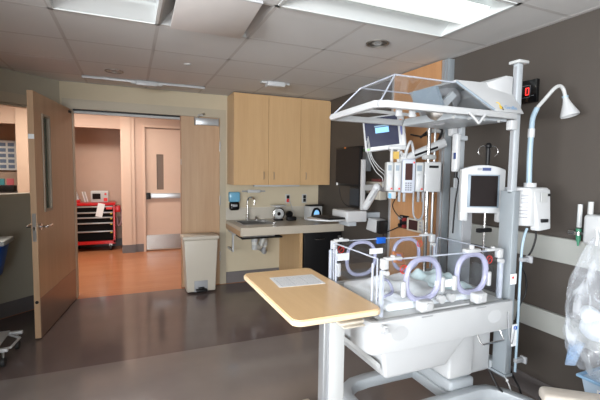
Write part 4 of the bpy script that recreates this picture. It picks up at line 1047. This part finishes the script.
tag(MB().tube([(1.93, 1.515, .72), (1.94, 1.51, .60), (1.96, 1.51, .54), (1.99, 1.525, .53), (2.02, 1.54, .57), (2.035, 1.545, .61)], .003).build('sensor_cable', 'greyp'), 'thin grey cable looping below the incubator front rail to a blue-dotted tag', 'cable')

# ================================================================== HEADWALL
t_ = thing('headwall_panel', 'maple headwall panel with aluminium edge channel on the brown wall', 'panel', (2.43, 3.05, 0))
MB().box(2.39, XR-.001, 2.615, 3.25, .0, H-.014).build('wood_panel', 'panel', t_, smooth=False)
mb = MB(); mb.box(2.40, XR-.001, 2.55, 2.615, .0, H-.014, .003); mb.build('edge_channel', 'colgrey', t_)
mb = MB(); mb.box(2.39, 2.40, 2.575, 2.608, .0, H-.02); mb.box(2.392, 2.40, 2.552, 2.560, 0, H-.02); mb.build('channel_rail', 'alu', t_, smooth=False)
mb = MB(); mb.box(2.38, XR-.001, 3.25, 3.275, 0, H-.014); mb.build('edge_trim', 'alu', t_, smooth=False)
# gas outlets
t_ = thing('gas_outlet', 'black and red gas outlet cluster on the maple headwall', 'outlet', (2.39, 2.98, .97))
MB().box(2.378, 2.3895, 2.965, 3.09, .96, 1.085, .003).build('plate', 'black', t_)
for k, (a, b_, mm) in enumerate(((3.055, 1.06, 'greyp'), (2.995, 1.05, 'dred'), (3.055, .99, 'black'), (2.995, .985, 'dred'))):
    MB().cyl((2.378, a, b_), (2.345, a, b_), .017).build('valve', mm, t_)
tag(MB().tube([(2.345, 3.01, 1.06), (2.31, 3.05, 1.10), (2.30, 3.10, 1.18), (2.32, 3.05, 1.28)], .005).build('gas_hose', 'black'), 'black hose rising from the gas outlets on the headwall', 'hose')
tag(MB().tube([(2.345, 3.01, .99), (2.28, 3.08, .94), (2.22, 3.12, .90), (2.15, 3.0, .84)], .006).build('gas_hose', 'black'), 'black hose hanging down from the gas outlets behind the incubator hood', 'hose')
t_ = thing('wall_controller', 'beige wall controller with a brown screen on the headwall', 'controller', (2.39, 2.86, .95))
MB().box(2.355, 2.3895, 2.725, 2.955, .955, 1.075, .008, 3).build('case', 'cream', t_)
MB().box(2.352, 2.3555, 2.80, 2.92, .972, 1.060).build('screen', 'brownscreen', t_, smooth=False)
mb = MB()
for k in range(3): mb.box(2.351, 2.3555, 2.745, 2.775, .98+k*.03, .998+k*.03, .001)
mb.build('button', 'greyp', t_)
# pole
t_ = thing('equipment_pole', 'chrome equipment pole beside the headwall channel carrying the pumps', 'pole', (2.22, 2.56, 0))
MB().cyl((2.235, 2.555, .62), (2.235, 2.555, 1.87), .016).build('pole', 'chrome', t_)
mb = MB(); mb.cyl((2.30, 2.56, .70), (2.30, 2.56, 1.87), .010); mb.build('side_rod', 'alu', t_)
mb = MB(); mb.box(2.225, 2.40, 2.552, 2.575, .66, .69, .003); mb.box(2.225, 2.40, 2.552, 2.575, 1.82, 1.85, .003); mb.box(2.21, 2.26, 2.53, 2.58, 1.48, 1.545, .01); mb.box(2.20, 2.30, 2.53, 2.60, 1.60, 1.64, .01); mb.build('pole_bracket', 'white2', t_)
# infusion pump bank
p0 = Vector((1.915, 2.675, 0)); p1_ = Vector((2.30, 2.485, 0)); pa = math.atan2(p1_.y-p0.y, p1_.x-p0.x)
PF = frame((p0.x, p0.y, 0), pa); PW = (p1_-p0).length
t_ = thing('infusion_pump', 'bank of white infusion pumps on the pole, grey control unit in the middle', 'pump', tuple(PF @ Vector((PW/2, .06, 1.32))), pa)
mods = ((.000, .060), (.062, .122), (.232, .302))
for a, b_ in mods:
    mb = MB(PF); mb.box(a, b_, 0, .11, 1.335, 1.575, .010, 3); q_ = mb.build('pump_module', 'white2', t_)
    mb = MB(PF); mb.box(a+.008, b_-.008, -.006, .0, 1.35, 1.48, .004); mb.build('module_door', 'white', q_)
    MB(PF).box(a+.012, b_-.02, -.004, .0, 1.505, 1.55).build('module_display', 'bluegrey', q_, smooth=False)
    MB(PF).box(b_-.024, b_-.010, -.008, -.005, 1.352, 1.366).build('red_key', 'red2', q_, smooth=False)
mb = MB(PF); mb.box(.124, .230, -.015, .10, 1.325, 1.60, .010, 3); q_ = mb.build('control_unit', mat('control_unit_plastic', (182, 188, 200), .4), t_)
MB(PF).box(.148, .205, -.018, -.014, 1.43, 1.565).build('screen', 'brownscreen', q_, smooth=False)
mb = MB(PF)
for i in range(4):
    for j in range(3): mb.box(.150+j*.019, .163+j*.019, -.018, -.014, 1.345+i*.018, 1.357+i*.018)
mb.build('keypad', 'ink', q_, smooth=False)
MB(PF).box(.210, .222, -.018, -.014, 1.565, 1.580).build('red_key', 'red2', q_, smooth=False)
mb = MB(PF); mb.box(.306, PW+.01, .0, .12, 1.335, 1.58, .010, 3); q_ = mb.build('pump_module', 'white', t_)
mb = MB(PF); mb.box(.34, PW-.015, -.004, .01, 1.53, 1.55, .001); mb.build('handle_slot', 'black', q_, smooth=False)
mb = MB(PF); 
for xc in (.045, .10, .16): mb.box(xc-.012, xc+.012, .03, .06, 1.575, 1.69, .006)
mb.box(.02, .18, .02, .07, 1.675, 1.71, .01); mb.build('pump_handle', 'white', t_)
mb = MB(PF); mb.box(.052, .096, .0, .03, 1.60, 1.66); mb.build('yellow_tag', mat('gold_tag', (185, 150, 60), .5), t_, smooth=False)
mb = MB(PF); mb.tube([(.15, .03, 1.60), (.16, .0, 1.68), (.185, 0, 1.74), (.21, .03, 1.70), (.225, .04, 1.62)], .011); mb.tube([(.09, .05, 1.60), (.115, .01, 1.66), (.13, .05, 1.60)], .009); mb.build('tube_clamp', 'white', t_)
mb = MB(PF); mb.box(.02, .085, .01, .06, 1.275, 1.333, .006); q_ = mb.build('lower_box', 'white2', t_); MB(PF).box(.022, .045, .006, .011, 1.28, 1.32).build('blue_label', mat('label_blue', (90, 160, 200), .5), q_, smooth=False)
mb = MB(PF)
for a in (.105, .145, .26, .30): mb.box(a, a+.02, .03, .055, 1.25, 1.335, .003)
mb.build('drain_clip', 'greyp', t_)
mb = MB(PF); mb.tube([(.22, -.01, 1.34), (.215, -.03, 1.22), (.225, -.03, 1.14), (.26, -.02, 1.11), (.30, 0, 1.14), (.31, .02, 1.25), (.31, .05, 1.33)], .0075); mb.tube([(.31, .06, 1.14), (.315, .05, 1.02), (.33, .06, .92)], .006)
mb.build('pump_tubing', 'greyp', t_)
# monitor arm
t_ = thing('articulated_arm', 'white jointed arm reaching from the headwall channel to the patient monitor', 'arm', (2.2, 2.6, 1.6))
A1 = Vector((2.375, 2.53, 1.72)); A2 = Vector((2.07, 2.66, 1.60)); A3 = Vector((2.0, 2.80, 1.72))
mb = MB(); u = (A2-A1); 
mb.tube([A1+Vector((0, 0, .02)), A2], [.040, .034], 12, smooth=False); mb.sphere(A2, .042); mb.build('lower_arm', 'white', t_)
mb = MB(); 
q0 = A1.lerp(A2, .2)+Vector((-.016, -.034, .004)); q1 = A1.lerp(A2, .75)+Vector((-.016, -.030, 0)); mb.cyl(q0, q1, .009, seg=8); mb.build('arm_slot', 'black', t_)
mb = MB(); mb.tube([A2, A3], .024, 12, smooth=False); mb.cyl(A2+Vector((0, 0, -.05)), A2+Vector((0, 0, .05)), .028); mb.build('upper_arm', 'white2', t_)
# patient monitor
Fm = frame((1.935, 2.735, 1.695), R(-38), R(-4), R(-7))
t_ = thing('patient_monitor', 'patient monitor with a dark lit screen hanging under the canopy', 'monitor', (1.925, 2.735, 1.70), R(-32))
mb = MB(Fm); mb.box(-.165, .165, 0, .05, -.02, .27, .012, 3); mb.box(.13, .175, -.005, .09, -.01, .27, .015, 3); mb.hexa([(-.1, .05, .02), (.15, .05, .02), (.12, .13, .05), (-.07, .13, .05)], [(-.1, .05, .24), (.15, .05, .24), (.12, .13, .2), (-.07, .13, .2)], .01); mb.build('case', 'white', t_)
MB(Fm).box(-.150, .118, -.003, .002, .015, .255).build('screen', 'scrdark', t_, smooth=False)
MB(Fm).box(-.065, .045, -.005, -.002, .125, .17).build('screen_window', 'scrblue', t_, smooth=False)
MB(Fm).box(-.07, .05, -.005, -.002, .176, .188).build('screen_bar', mat('screen_text', (120, 150, 170), .3, emit=(110, 140, 160), estr=.3), t_, smooth=False)
mb = MB(Fm); mb.sphere((.143, -.006, .135), .014, (.7, .5, 3.6)); mb.build('side_keys', mat('key_blue', (95, 100, 150), .4), t_)
MB(Fm).box(-.145, -.125, -.004, .0, -.008, .004).build('power_light', mat('green_light', (120, 200, 70), .4, emit=(130, 210, 70), estr=.6), t_, smooth=False)
MB(Fm).box(.135, .152, -.009, -.004, .2, .215).build('alarm_key', 'orange', t_, smooth=False)
# monitor cables
for k, dx in enumerate((0, .02, .035)):
    mb = MB(); mb.tube([(1.80+dx*.5, 2.81, 1.75+dx), (1.82+dx, 2.80, 1.62), (1.88+dx, 2.78, 1.50+dx), (1.95+dx, 2.78, 1.44+dx), (1.97, 2.80, 1.36)], .003)
    tag(mb.build('draped_cable', 'white2'), ('leftmost', 'middle', 'rightmost')[k]+' of the three pale cables draped from the patient monitor to the pumps', 'cable', 'draped cables')
tag(MB().tube([(2.1, 2.62, 1.80), (2.2, 2.60, 1.79), (2.3, 2.57, 1.83), (2.37, 2.55, 1.86)], .007).build('video_cable', 'black'), 'black cable above the jointed monitor arm near the headwall channel', 'cable')
tag(MB().tube([(2.2, 2.62, 1.78), (2.28, 2.6, 1.85), (2.30, 2.57, 1.90), (2.36, 2.55, 1.84), (2.33, 2.56, 1.75)], .010).build('breathing_hose', 'black'), 'thick black hose looped under the canopy by the headwall channel', 'hose')
# lower arm holding the device near the workstation
t_ = thing('support_arm', 'white pivoting arm tilted up beside the computer workstation', 'arm', (1.98, 3.0, 1.15))
A1 = Vector((1.965, 3.05, 1.175)); A2 = Vector((2.00, 2.93, 1.355))
mb = MB(); mb.tube([A1, A2], [.034, .034], 14, smooth=False); mb.sphere(A2, .040); mb.sphere(A1, .034); mb.build('arm', 'white', t_)
mb = MB(); mb.cyl(A1.lerp(A2, .35)+Vector((-.015, -.03, 0)), A1.lerp(A2, .95)+Vector((-.012, -.036, 0)), .008, seg=8); mb.build('arm_slot', 'greyp', t_)
mb = MB(); mb.cyl(A2, A2+Vector((.10, .02, -.02)), .022); mb.cyl(A2+Vector((.10, .02, -.02)), (2.385, 3.0, 1.33), .02); mb.build('arm_joint', 'greyp', t_)
# ventilator box behind
t_ = thing('suction_unit', 'white and black device on the brown wall just left of the gas outlets', 'device', (2.36, 3.34, .87))
mb = MB(); mb.hexa([(2.28, 3.36, .875), (XR-.04, 3.36, .86), (XR-.04, 3.52, .87), (2.28, 3.53, .885)], [(2.30, 3.35, 1.005), (XR-.04, 3.35, 1.0), (XR-.04, 3.53, 1.01), (2.29, 3.50, 1.015)], .012); mb.build('case', 'white', t_)
mb = MB(); mb.box(2.29, XR-.035, 3.285, 3.345, .87, 1.0, .006); mb.build('side_case', 'black', t_)
mb = MB(); mb.box(XR-.04, XR-.002, 3.38, 3.48, .90, .98); mb.build('mount', 'black', t_)
t_ = thing('sharps_container', 'beige sharps container with a red window on the brown wall', 'container', (2.42, 3.55, 1.19))
mb = MB(); mb.box(2.37, XR-.001, 3.42, 3.69, 1.20, 1.39, .012, 3); mb.build('body', 'cream', t_)
MB().box(2.367, 2.371, 3.50, 3.61, 1.27, 1.35).build('red_window', mat('dull_red', (130, 70, 65), .5), t_, smooth=False)
MB().box(2.38, XR-.001, 3.44, 3.60, 1.39, 1.42, .006).build('lid', mat('lid_red', (110, 60, 58), .5), t_)
t_ = thing('glove_dispenser', 'narrow grey box with a green mark on the brown wall above the sharps container', 'dispenser', (2.43, 3.83, 1.50))
MB().box(2.41, XR-.001, 3.74, 3.93, 1.50, 1.765, .006).build('box', 'lgrey', t_)
MB().box(2.408, 2.411, 3.76, 3.82, 1.715, 1.75).build('green_mark', 'green', t_, smooth=False)

# ================================================================== WORKSTATION
t_ = thing('computer_monitor', 'flat black computer monitor mounted by the brown wall', 'monitor', (2.2, 3.8, 1.33))
mb = MB(); mb.box(2.20, 2.235, 3.54, 4.08, 1.335, 1.765, .008); mb.build('case', 'black', t_)
MB().box(2.198, 2.2005, 3.562, 4.058, 1.36, 1.745).build('screen', mat('off_screen', (40, 35, 33), .5, spec=.1), t_, smooth=False)
MB().box(2.196, 2.200, 3.84, 3.87, 1.748, 1.762).build('lens_cover', 'orange', t_, smooth=False)
MB().box(2.196, 2.200, 4.01, 4.04, 1.335, 1.365).build('sticker', 'paper', t_, smooth=False)
mb = MB(); mb.box(2.235, XR-.032, 3.97, 4.04, 1.50, 1.60, .004); mb.box(XR-.032, XR-.001, 3.95, 4.06, 1.42, 1.68); mb.build('wall_mount', 'black', t_)
t_ = thing('workstation_post', 'slim white post standing between the black monitor and keyboard shelf', 'post', (2.2, 3.5, .95))
MB().box(2.195, 2.235, 3.48, 3.52, 1.095, 1.62, .006).build('post', 'white', t_)
mb = MB(); mb.box(2.235, XR-.001, 3.485, 3.515, 1.30, 1.36); mb.build('post_bracket', 'white2', t_)
t_ = thing('computer_unit', 'black mini computer below the flat computer monitor', 'computer', (2.26, 3.7, 1.09))
mb = MB(); mb.box(2.22, 2.30, 3.56, 3.78, 1.105, 1.335, .006); mb.build('case', 'black', t_)
MB().box(2.217, 2.2205, 3.58, 3.76, 1.13, 1.31).build('front', mat('blue_black', (30, 38, 48), .3), t_, smooth=False)
MB().box(2.30, XR-.001, 3.62, 3.7, 1.2, 1.26).build('bracket', 'black', t_, smooth=False)
t_ = thing('keyboard_shelf', 'white wall-mounted workstation shelf with a deep box and rounded keyboard tray', 'shelf', (2.05, 3.6, .95))
mb = MB(); mb.box(2.01, 2.25, 3.46, 3.78, .975, 1.09, .012, 3); mb.build('shelf_box', 'white', t_)
mb = MB(); mb.box(2.05, 2.15, 3.5, 3.7, .93, .975, .005); mb.box(2.25, XR-.001, 3.55, 3.70, 1.0, 1.06); mb.build('shelf_mount', 'lgrey', t_)
P = [(2.01, 3.47), (1.92, 3.43), (1.80, 3.45), (1.70, 3.53), (1.66, 3.63), (1.68, 3.74), (1.76, 3.80), (2.01, 3.80)]
mb = MB(); mb.prism([(a, b_, .995) for a, b_ in P], (0, 0, .014), .004); mb.build('keyboard_tray', 'white', t_)
t_ = thing('keyboard', 'black keyboard on the rounded white tray', 'keyboard', (1.85, 3.62, 1.009))
Fk = frame((1.86, 3.62, 1.0095), R(100))
mb = MB(Fk); mb.box(-.15, .15, -.13, .08, 0, .014, .004); mb.build('case', 'black', t_)
mb = MB(Fk)
for i in range(5):
    for j in range(14): mb.box(-.14+j*.02, -.124+j*.02, -.06+i*.024, -.041+i*.024, .014, .020)
o = mb.build('keys', mat('key_black', (34, 34, 36), .5), t_, smooth=False)
tag(MB().tube([(2.21, 4.0, 1.34), (2.22, 3.97, 1.20), (2.24, 3.90, 1.12), (2.26, 3.80, 1.10)], .004).build('thin_cord', 'black'), 'thin black cord under the flat computer monitor', 'cord')

# ================================================================== RIGHT WALL ITEMS
t_ = thing('wall_display', 'black wall display showing a red digit zero beside the tall incubator post', 'display', (XR, 1.86, 1.97))
MB().box(2.44, XR-.001, 1.795, 1.98, 1.965, 2.115, .004).build('case', 'blackg', t_)
Fd = face_frame((2.4385, 1.89, 2.04), (0, -1, 0), (0, 0, 1))
mb = MB(Fd)
def seven(cx, on, h=.052, w_=.026, s_=.006):
    a = {'a': (cx-w_/2, cx+w_/2, h/2-s_/2, h/2+s_/2), 'g': (cx-w_/2, cx+w_/2, -s_/2, s_/2), 'd': (cx-w_/2, cx+w_/2, -h/2-s_/2, -h/2+s_/2),
         'f': (cx-w_/2-s_/2, cx-w_/2+s_/2, 0, h/2), 'b': (cx+w_/2-s_/2, cx+w_/2+s_/2, 0, h/2), 'e': (cx-w_/2-s_/2, cx-w_/2+s_/2, -h/2, 0), 'c': (cx+w_/2-s_/2, cx+w_/2+s_/2, -h/2, 0)}
    for k in on: x0, x1, y0, y1 = a[k]; mb.box(x0, x1, y0, y1, -.001, .001)
seven(.030, 'abcdef', .044, .021, .0055); mb.build('digit', 'led', t_, smooth=False)
mb = MB(Fd); mb.box(-.07, -.069+.12, .038, .0395, -.0005, .001); mb.box(-.07, .051, -.0395, -.038, -.0005, .001); mb.box(.0495, .051, -.0395, .0395, -.0005, .001); mb.box(.062, .078, -.033, -.030, -.0005, .001); mb.build('display_outline', 'ink', t_, smooth=False)
t_ = thing('flowmeter', 'clear oxygen flowmeter with green fittings on the right wall', 'flowmeter', (2.40, 1.47, 1.1))
fx, fy = 2.405, 1.455
MB().cyl((fx, fy, 1.185), (fx, fy, 1.32), .013).build('flow_tube', film('flow_tube_plastic', (225, 230, 232), .6), t_)
MB().cyl((fx, fy, 1.19), (fx, fy, 1.31), .005).build('float_rod', 'white2', t_)
mb = MB(); mb.cyl((fx, fy, 1.16), (fx, fy, 1.178), .015); mb.cyl((fx, fy, 1.105), (fx, fy, 1.142), .012, .015); mb.cyl((fx, fy, 1.075), (fx, fy, 1.105), .004, .009); mb.build('green_fitting', 'green', t_)
mb = MB(); mb.cyl((fx, fy, 1.14), (fx, fy, 1.16), .022); mb.cyl((fx-.0, fy, 1.15), (XR-.001, fy, 1.15), .010); mb.cyl((fx, fy+.02, 1.15), (fx, fy+.055, 1.15), .015); mb.cyl((fx, fy-.02, 1.15), (fx, fy-.06, 1.15), .007); mb.build('valve_body', 'chrome', t_)
t_ = thing('suction_regulator', 'white wall regulator cut off by the right edge of the view', 'regulator', (2.40, 1.36, 1.1))
MB().box(2.35, XR-.001, 1.28, 1.405, 1.10, 1.27, .02, 3).build('case', 'white', t_)
MB().cyl((2.39, 1.39, 1.27), (2.39, 1.39, 1.34), .014).build('stem', 'white2', t_)
# hanging clear bag
def bag():
    t_ = thing('plastic_bag', 'clear plastic bag hanging from the wall regulator by the recliner', 'bag', (2.18, 1.17, .45))
    mb = MB(); n, mlev = 30, 22; rings = []
    rnd = random.Random(5); ph = [rnd.uniform(0, 6) for _ in range(8)]
    for i in range(mlev+1):
        u = i/mlev; z_ = .47+.68*u
        w_ = .03+.175*math.sin(min(1, (1-u)*1.25+.0)*PI/2)**.8 if u > .15 else .205-.5*(.15-u)
        cx = 2.245+.08*u; cy = 1.20+.10*u
        ring_ = []
        for k in range(n):
            a = 2*PI*k/n
            wr = 1+.10*math.sin(3*a+ph[0]+4*u)+.07*math.sin(7*a+ph[1]-9*u)+.05*math.sin(11*a+ph[2]+17*u)
            ring_.append(mb._v((cx+.75*w_*wr*math.cos(a), cy+w_*wr*math.sin(a)*.85, z_+.012*math.sin(5*a+ph[3])*(1-u))))
        rings.append(ring_)
    for A_, B_ in zip(rings, rings[1:]):
        for k in range(n): mb.bm.faces.new((A_[k], A_[(k+1) % n], B_[(k+1) % n], B_[k]))
    mb.bm.faces.new(rings[0][::-1])
    mb.build('bag_film', 'bag', t_, angle=25)
    mb = MB(); mb.tube([(2.27, 1.28, 1.12), (2.31, 1.30, 1.16), (2.35, 1.33, 1.19)], .006); mb.build('bag_tie', 'paper', t_)
    mb = MB()
    mb.hexa([(2.11, 1.25, .50), (2.13, 1.27, .50), (2.12, 1.31, .49), (2.09, 1.29, .49)], [(2.15, 1.24, .60), (2.20, 1.26, .60), (2.20, 1.32, .60), (2.13, 1.30, .60)]); mb.build('bag_corner', 'bluefilm', t_)
    c_ = MB(); c_.sphere((2.22, 1.20, .70), .085, (1, 1.2, .75)); c_.sphere((2.26, 1.16, .80), .06, (1, 1, 1)); c_.sphere((2.20, 1.24, .76), .05)
    bmesh.ops.subdivide_edges(c_.bm, edges=list(c_.bm.edges), cuts=1, use_grid_fill=True)
    for v in c_.bm.verts:
        p = v.co; v.co += Vector((math.sin(40*p.y+30*p.z), math.sin(35*p.z+25*p.x), math.sin(38*p.x+33*p.y)))*.008
    tag(c_.build('crumpled_linen', mat('linen', (205, 212, 220), .85, bump=.3, bscale=40), angle=70), 'crumpled white linen inside the hanging clear bag', 'linen')
bag()
t_ = thing('storage_tub', 'translucent blue-tinted tub with a blue rim below the hanging bag', 'tub', (2.24, 1.10, .345))
mb = MB(); mb.hexa([(2.14, .98, .345), (2.36, .98, .345), (2.36, 1.16+.05, .345), (2.14, 1.21, .345)], [(2.13, .96, .455), (2.38, .96, .455), (2.38, 1.235, .455), (2.13, 1.235, .455)], .01); mb.build('tub_body', mat('pale_blue_tub', (185, 205, 225), .35), t_)
mb = MB(); mb.sweep([(2.125, .955), (2.385, .955), (2.385, 1.24), (2.125, 1.24)], .018, .445, .46, .004, closed=True); mb.build('rim', mat('pale_blue_rim', (150, 190, 225), .4), t_)
mb = MB(); mb.box(2.1265, 2.1285, 1.06, 1.15, .36, .42); mb.build('label', 'paper', t_, smooth=False)
mb = MB()
for k in range(4): mb.box(2.125, 2.1265, 1.07, 1.14, .37+k*.012, .374+k*.012)
mb.build('label_line', 'inkblue', t_, smooth=False)

# recliner chair, turned towards the bed
CF = Matrix.Translation((1.585, 1.085, 0)) @ Matrix.Rotation(R(-39), 4, 'Z') @ Matrix.Translation((-1.59, -1.065, 0))
t_ = thing('recliner', 'beige and grey vinyl chair with a padded arm at lower right', 'chair', tuple(CF @ Vector((1.95, .70, 0))), R(-39))
mb = MB(CF); mb.box(1.59, 2.28, .965, 1.065, .545, .60, .022, 4); mb.build('armrest', 'vinyl', t_)
mb = MB(CF); mb.box(1.595, 2.28, .97, 1.062, .535, .546, .002); mb.build('arm_piping', 'black', t_)
mb = MB(CF); mb.box(1.605, 2.27, .975, 1.055, .10, .536, .015, 3); mb.build('side_panel', 'graychair', t_)
mb = MB(CF); mb.box(1.66, 2.28, .335, .435, .555, .61, .022, 4); mb.build('armrest', 'vinyl', t_)
mb = MB(CF); mb.box(1.68, 2.27, .345, .425, .10, .55, .015, 3); mb.build('side_panel', 'graychair', t_)
mb = MB(CF); mb.box(1.64, 2.15, .44, .955, .30, .46, .03, 4); mb.build('seat', 'vinyl', t_)
mb = MB(CF @ frame((2.12, .70, .40), 0, 0, R(8))); mb.box(0, .13, -.26, .26, 0, .14+.1, .03, 4); mb.build('backrest', 'vinyl', t_)
mb = MB(CF); mb.box(1.70, 2.25, .44, .955, .10, .30, .01); mb.build('underframe', 'graychair', t_)
for a, b_ in ((1.72, .40), (1.72, 1.0), (2.22, .40), (2.22, 1.0)):
    MB(CF).cyl((a, b_, 0), (a, b_, .105), .018).build('leg', 'rubber', t_)

# ================================================================== LEFT SIDE ITEMS
t_ = thing('utility_cart', 'white-topped cart with a blue bin, cut off by the left edge of the view', 'cart', (-1.25, 4.05, 0))
mb = MB(); mb.box(-1.45, -.985, 3.98, 4.30, .825, .865, .008, 3); mb.build('top', 'white2', t_)
for a, b_ in ((-1.42, 4.02), (-1.24, 4.02), (-1.42, 4.26), (-1.24, 4.26)):
    l_ = MB().cyl((a, b_, .06), (a, b_, .83), .013).build('leg', 'alu', t_)
    MB().cyl((a-.01, b_, .03), (a+.01, b_, .03), .03).build('caster', 'rubber', l_)
MB().box(-1.44, -1.22, 4.0, 4.28, .25, .27, .004).build('shelf', 'white2', t_)
mb = MB(); mb.hexa([(-1.40, 4.03, .53), (-1.07, 4.03, .53), (-1.07, 4.25, .53), (-1.40, 4.25, .53)], [(-1.42, 4.0, .822), (-1.01, 4.0, .822), (-1.01, 4.27, .822), (-1.42, 4.27, .822)], .01); mb.build('blue_bin', 'blue', t_)
t_ = thing('dolly', 'low white metal dolly on dark casters at the lower left edge', 'dolly', (-1.05, 3.6, 0))
mb = MB(); mb.box(-1.28, -.93, 3.46, 3.84, .135, .150, .004); mb.build('platform', 'white2', t_)
mb = MB(); mb.tube([(-.93, 3.50, .128), (-.855, 3.52, .128), (-.835, 3.70, .128), (-.93, 3.80, .128)], .009, smooth=False); mb.box(-.95, -.84, 3.80, 3.83, .118, .145, .004); mb.box(-.95, -.86, 3.46, 3.49, .118, .145, .004); mb.build('side_frame', 'white', t_)
for a, b_ in ((-.895, 3.49), (-.875, 3.80), (-1.24, 3.49), (-1.24, 3.80)):
    c_ = MB().cyl((a, b_, .07), (a, b_, .125), .010).build('caster', 'steel', t_)
    MB().cyl((a-.012, b_, .036), (a+.012, b_, .036), .036).build('wheel', 'rubber', c_)
tag(MB(frame((-.80, 4.25, .0), R(20))).box(-.03, .03, -.015, .015, 0.0, .004, .001).build('paper_scrap', 'paper'), 'tiny white paper scrap on the floor left of the open door', 'litter')

# ================================================================== CORRIDOR ITEMS
t_ = thing('crash_cart', 'red rolling crash cart with black drawers in the corridor recess', 'cart', (-.62, 8.0, 0))
X0, X1, Y0, Y1 = -.98, -.27, 7.86, 8.28
mb = MB(); mb.box(X0, X0+.03, Y0, Y1, .15, .83); mb.box(X1-.03, X1, Y0, Y1, .15, .83); mb.box(X0, X1, Y0+.30, Y1, .15, .83); mb.box(X0, X1, Y0, Y1, .13, .19); mb.build('body', 'red', t_, smooth=False)
mb = MB(); mb.box(X0-.01, X1+.01, Y0-.02, Y1, .83, .875, .006); mb.build('top', 'red', t_)
zs = [.195, .38, .53, .63, .72, .825]
for a, b_ in zip(zs, zs[1:]):
    d_ = MB().box(X0+.035, X1-.035, Y0-.004, Y0+.28, a+.006, b_-.004).build('drawer', 'mbd', t_, smooth=False)
    MB().box(X0+.035, X1-.035, Y0-.02, Y0-.004, b_-.030, b_-.006, .003).build('drawer_pull', 'alu', d_)
    MB().box(X1-.075, X1-.045, Y0-.022, Y0-.005, b_-.05, b_-.032).build('seal', 'yellow', d_, smooth=False)
MB().box(X1-.14, X1-.04, Y0-.024, Y0-.020, .76, .80).build('orange_label', 'red2', t_, smooth=False)
for a in (X0+.08, X1-.08):
    for b_ in (Y0+.06, Y1-.06):
        c_ = MB().box(a-.025, a+.025, b_-.02, b_+.02, .09, .13).build('caster', 'steel', t_, smooth=False); MB().cyl((a-.015, b_, .055), (a+.015, b_, .055), .055).build('wheel', 'rubber', c_)
mb = MB(); mb.box(X1, X1+.09, Y0+.02, Y0+.25, .70, .81, .006); mb.build('side_bin', 'red', t_)
t_ = thing('defibrillator', 'small white monitor with a dark screen on top of the red cart', 'monitor', (-.50, 8.0, .875))
MB().box(-.66, -.37, 7.92, 8.14, .876, 1.085, .015, 3).build('case', 'white2', t_)
MB().box(-.63, -.50, 7.915, 7.921, .94, 1.04).build('screen', 'screen', t_, smooth=False)
mb = MB(); mb.cyl((-.42, 7.92, 1.03), (-.42, 7.91, 1.03), .018); mb.box(-.45, -.39, 7.915, 7.92, .90, .96); mb.build('controls', 'red2', t_)
t_ = thing('supply_box', 'white box with a red base at the left end of the red cart top', 'box', (-.88, 8.0, .875))
MB().box(-.985, -.83, 7.92, 8.12, .876, .93, .004).build('base', 'red', t_)
mb = MB(); mb.hexa([(-.98, 7.93, .93), (-.84, 7.93, .93), (-.84, 8.11, .93), (-.98, 8.11, .93)], [(-.98, 7.95, 1.11), (-.91, 7.95, 1.11), (-.91, 8.09, 1.11), (-.98, 8.09, 1.11)], .006); mb.build('cover', 'white', t_)
for k in range(3):
    Fb = frame((-.75+k*.022, 7.97, .882), R(5), 0, R(-14))
    tag(MB(Fb).box(-.006, .006, -.0, .16, 0, .19).build('binder', 'paper' if k != 1 else 'white2', smooth=False), ('white folder leaning nearest the white box on the red cart', 'middle of the three leaning folders on the red cart', 'white folder leaning nearest the small monitor on the red cart')[k], 'folder', 'leaning folders')
tag(MB(frame((-.53, 7.83, .63), 0, 0, R(12))).box(-.055, .055, -.002, .002, 0, .24).build('hanging_sheet', 'paper', smooth=False), 'white checklist sheet hanging over the front of the red cart', 'paper')
mb = MB(); mb.tube([(-.20, 7.95, .80), (-.16, 7.93, .65), (-.17, 7.93, .50), (-.22, 7.95, .45), (-.24, 7.95, .60)], .018); 
tag(mb.build('coiled_hose', mat('hose_pinkgrey', (150, 120, 125), .5)), 'looped grey hose hanging on the right side of the red cart', 'hose')
# notice board things beyond the left window
t_ = thing('notice_board', 'posters pinned on a pale board seen through the left interior window', 'notice board', (-2.0, 8.3, 1.2))
MB().box(-2.45, -1.80, 8.30, 8.345, 1.44, 1.95).build('board', 'paper', t_, smooth=False)
mb = MB()
for i in range(5):
    for j in range(5): mb.box(-2.42+i*.12, -2.33+i*.12, 8.296, 8.30, 1.47+j*.095, 1.53+j*.095)
mb.build('printed_grid', mat('poster_blue', (120, 140, 170), .7), t_, smooth=False)
for k, mm in enumerate(('pink', 'teal', 'paper', 'pink')):
    tag(MB().box(-1.80-.13*k-.10, -1.80-.13*k, 7.98, 8.0, 1.096, 1.30).build('file_folder', mm, smooth=False), {0: 'pink file standing on the station counter, nearest the pilaster', 1: 'teal file standing beside the pink one beyond the window', 2: 'white file beside the teal one beyond the window', 3: 'pink file furthest left beyond the window'}[k], 'file')
tag(MB().box(-5.0, -1.66, 7.50, 8.05, 1.052, 1.095, .004).build('station_counter', mat('dark_counter', (70, 60, 58), .4)), 'dark station counter beyond the left window', 'counter')
tag(MB().box(-1.98, -1.72, 7.60, 7.80, 1.096, 1.2, .01).build('desk_tray', 'black'), 'black desk tray on the dark station counter', 'tray')
# corridor ceiling lamps
for x_, y_, lb in ((-.9, 6.5, 'recessed corridor ceiling panel light just beyond the doorway'), (-3.8, 6.5, 'recessed corridor ceiling panel light beyond the left window')):
    t_ = thing('corridor_light', lb, 'ceiling light', (x_, y_, 2.6))
    MB().box(x_-1.12, x_+1.12, y_-.32, y_+.32, 2.602, 2.619).build('frame', 'white', t_, smooth=False)
    MB().box(x_-1.09, x_+1.09, y_-.29, y_+.29, 2.597, 2.602).build('lens', 'hlens', t_, smooth=False)
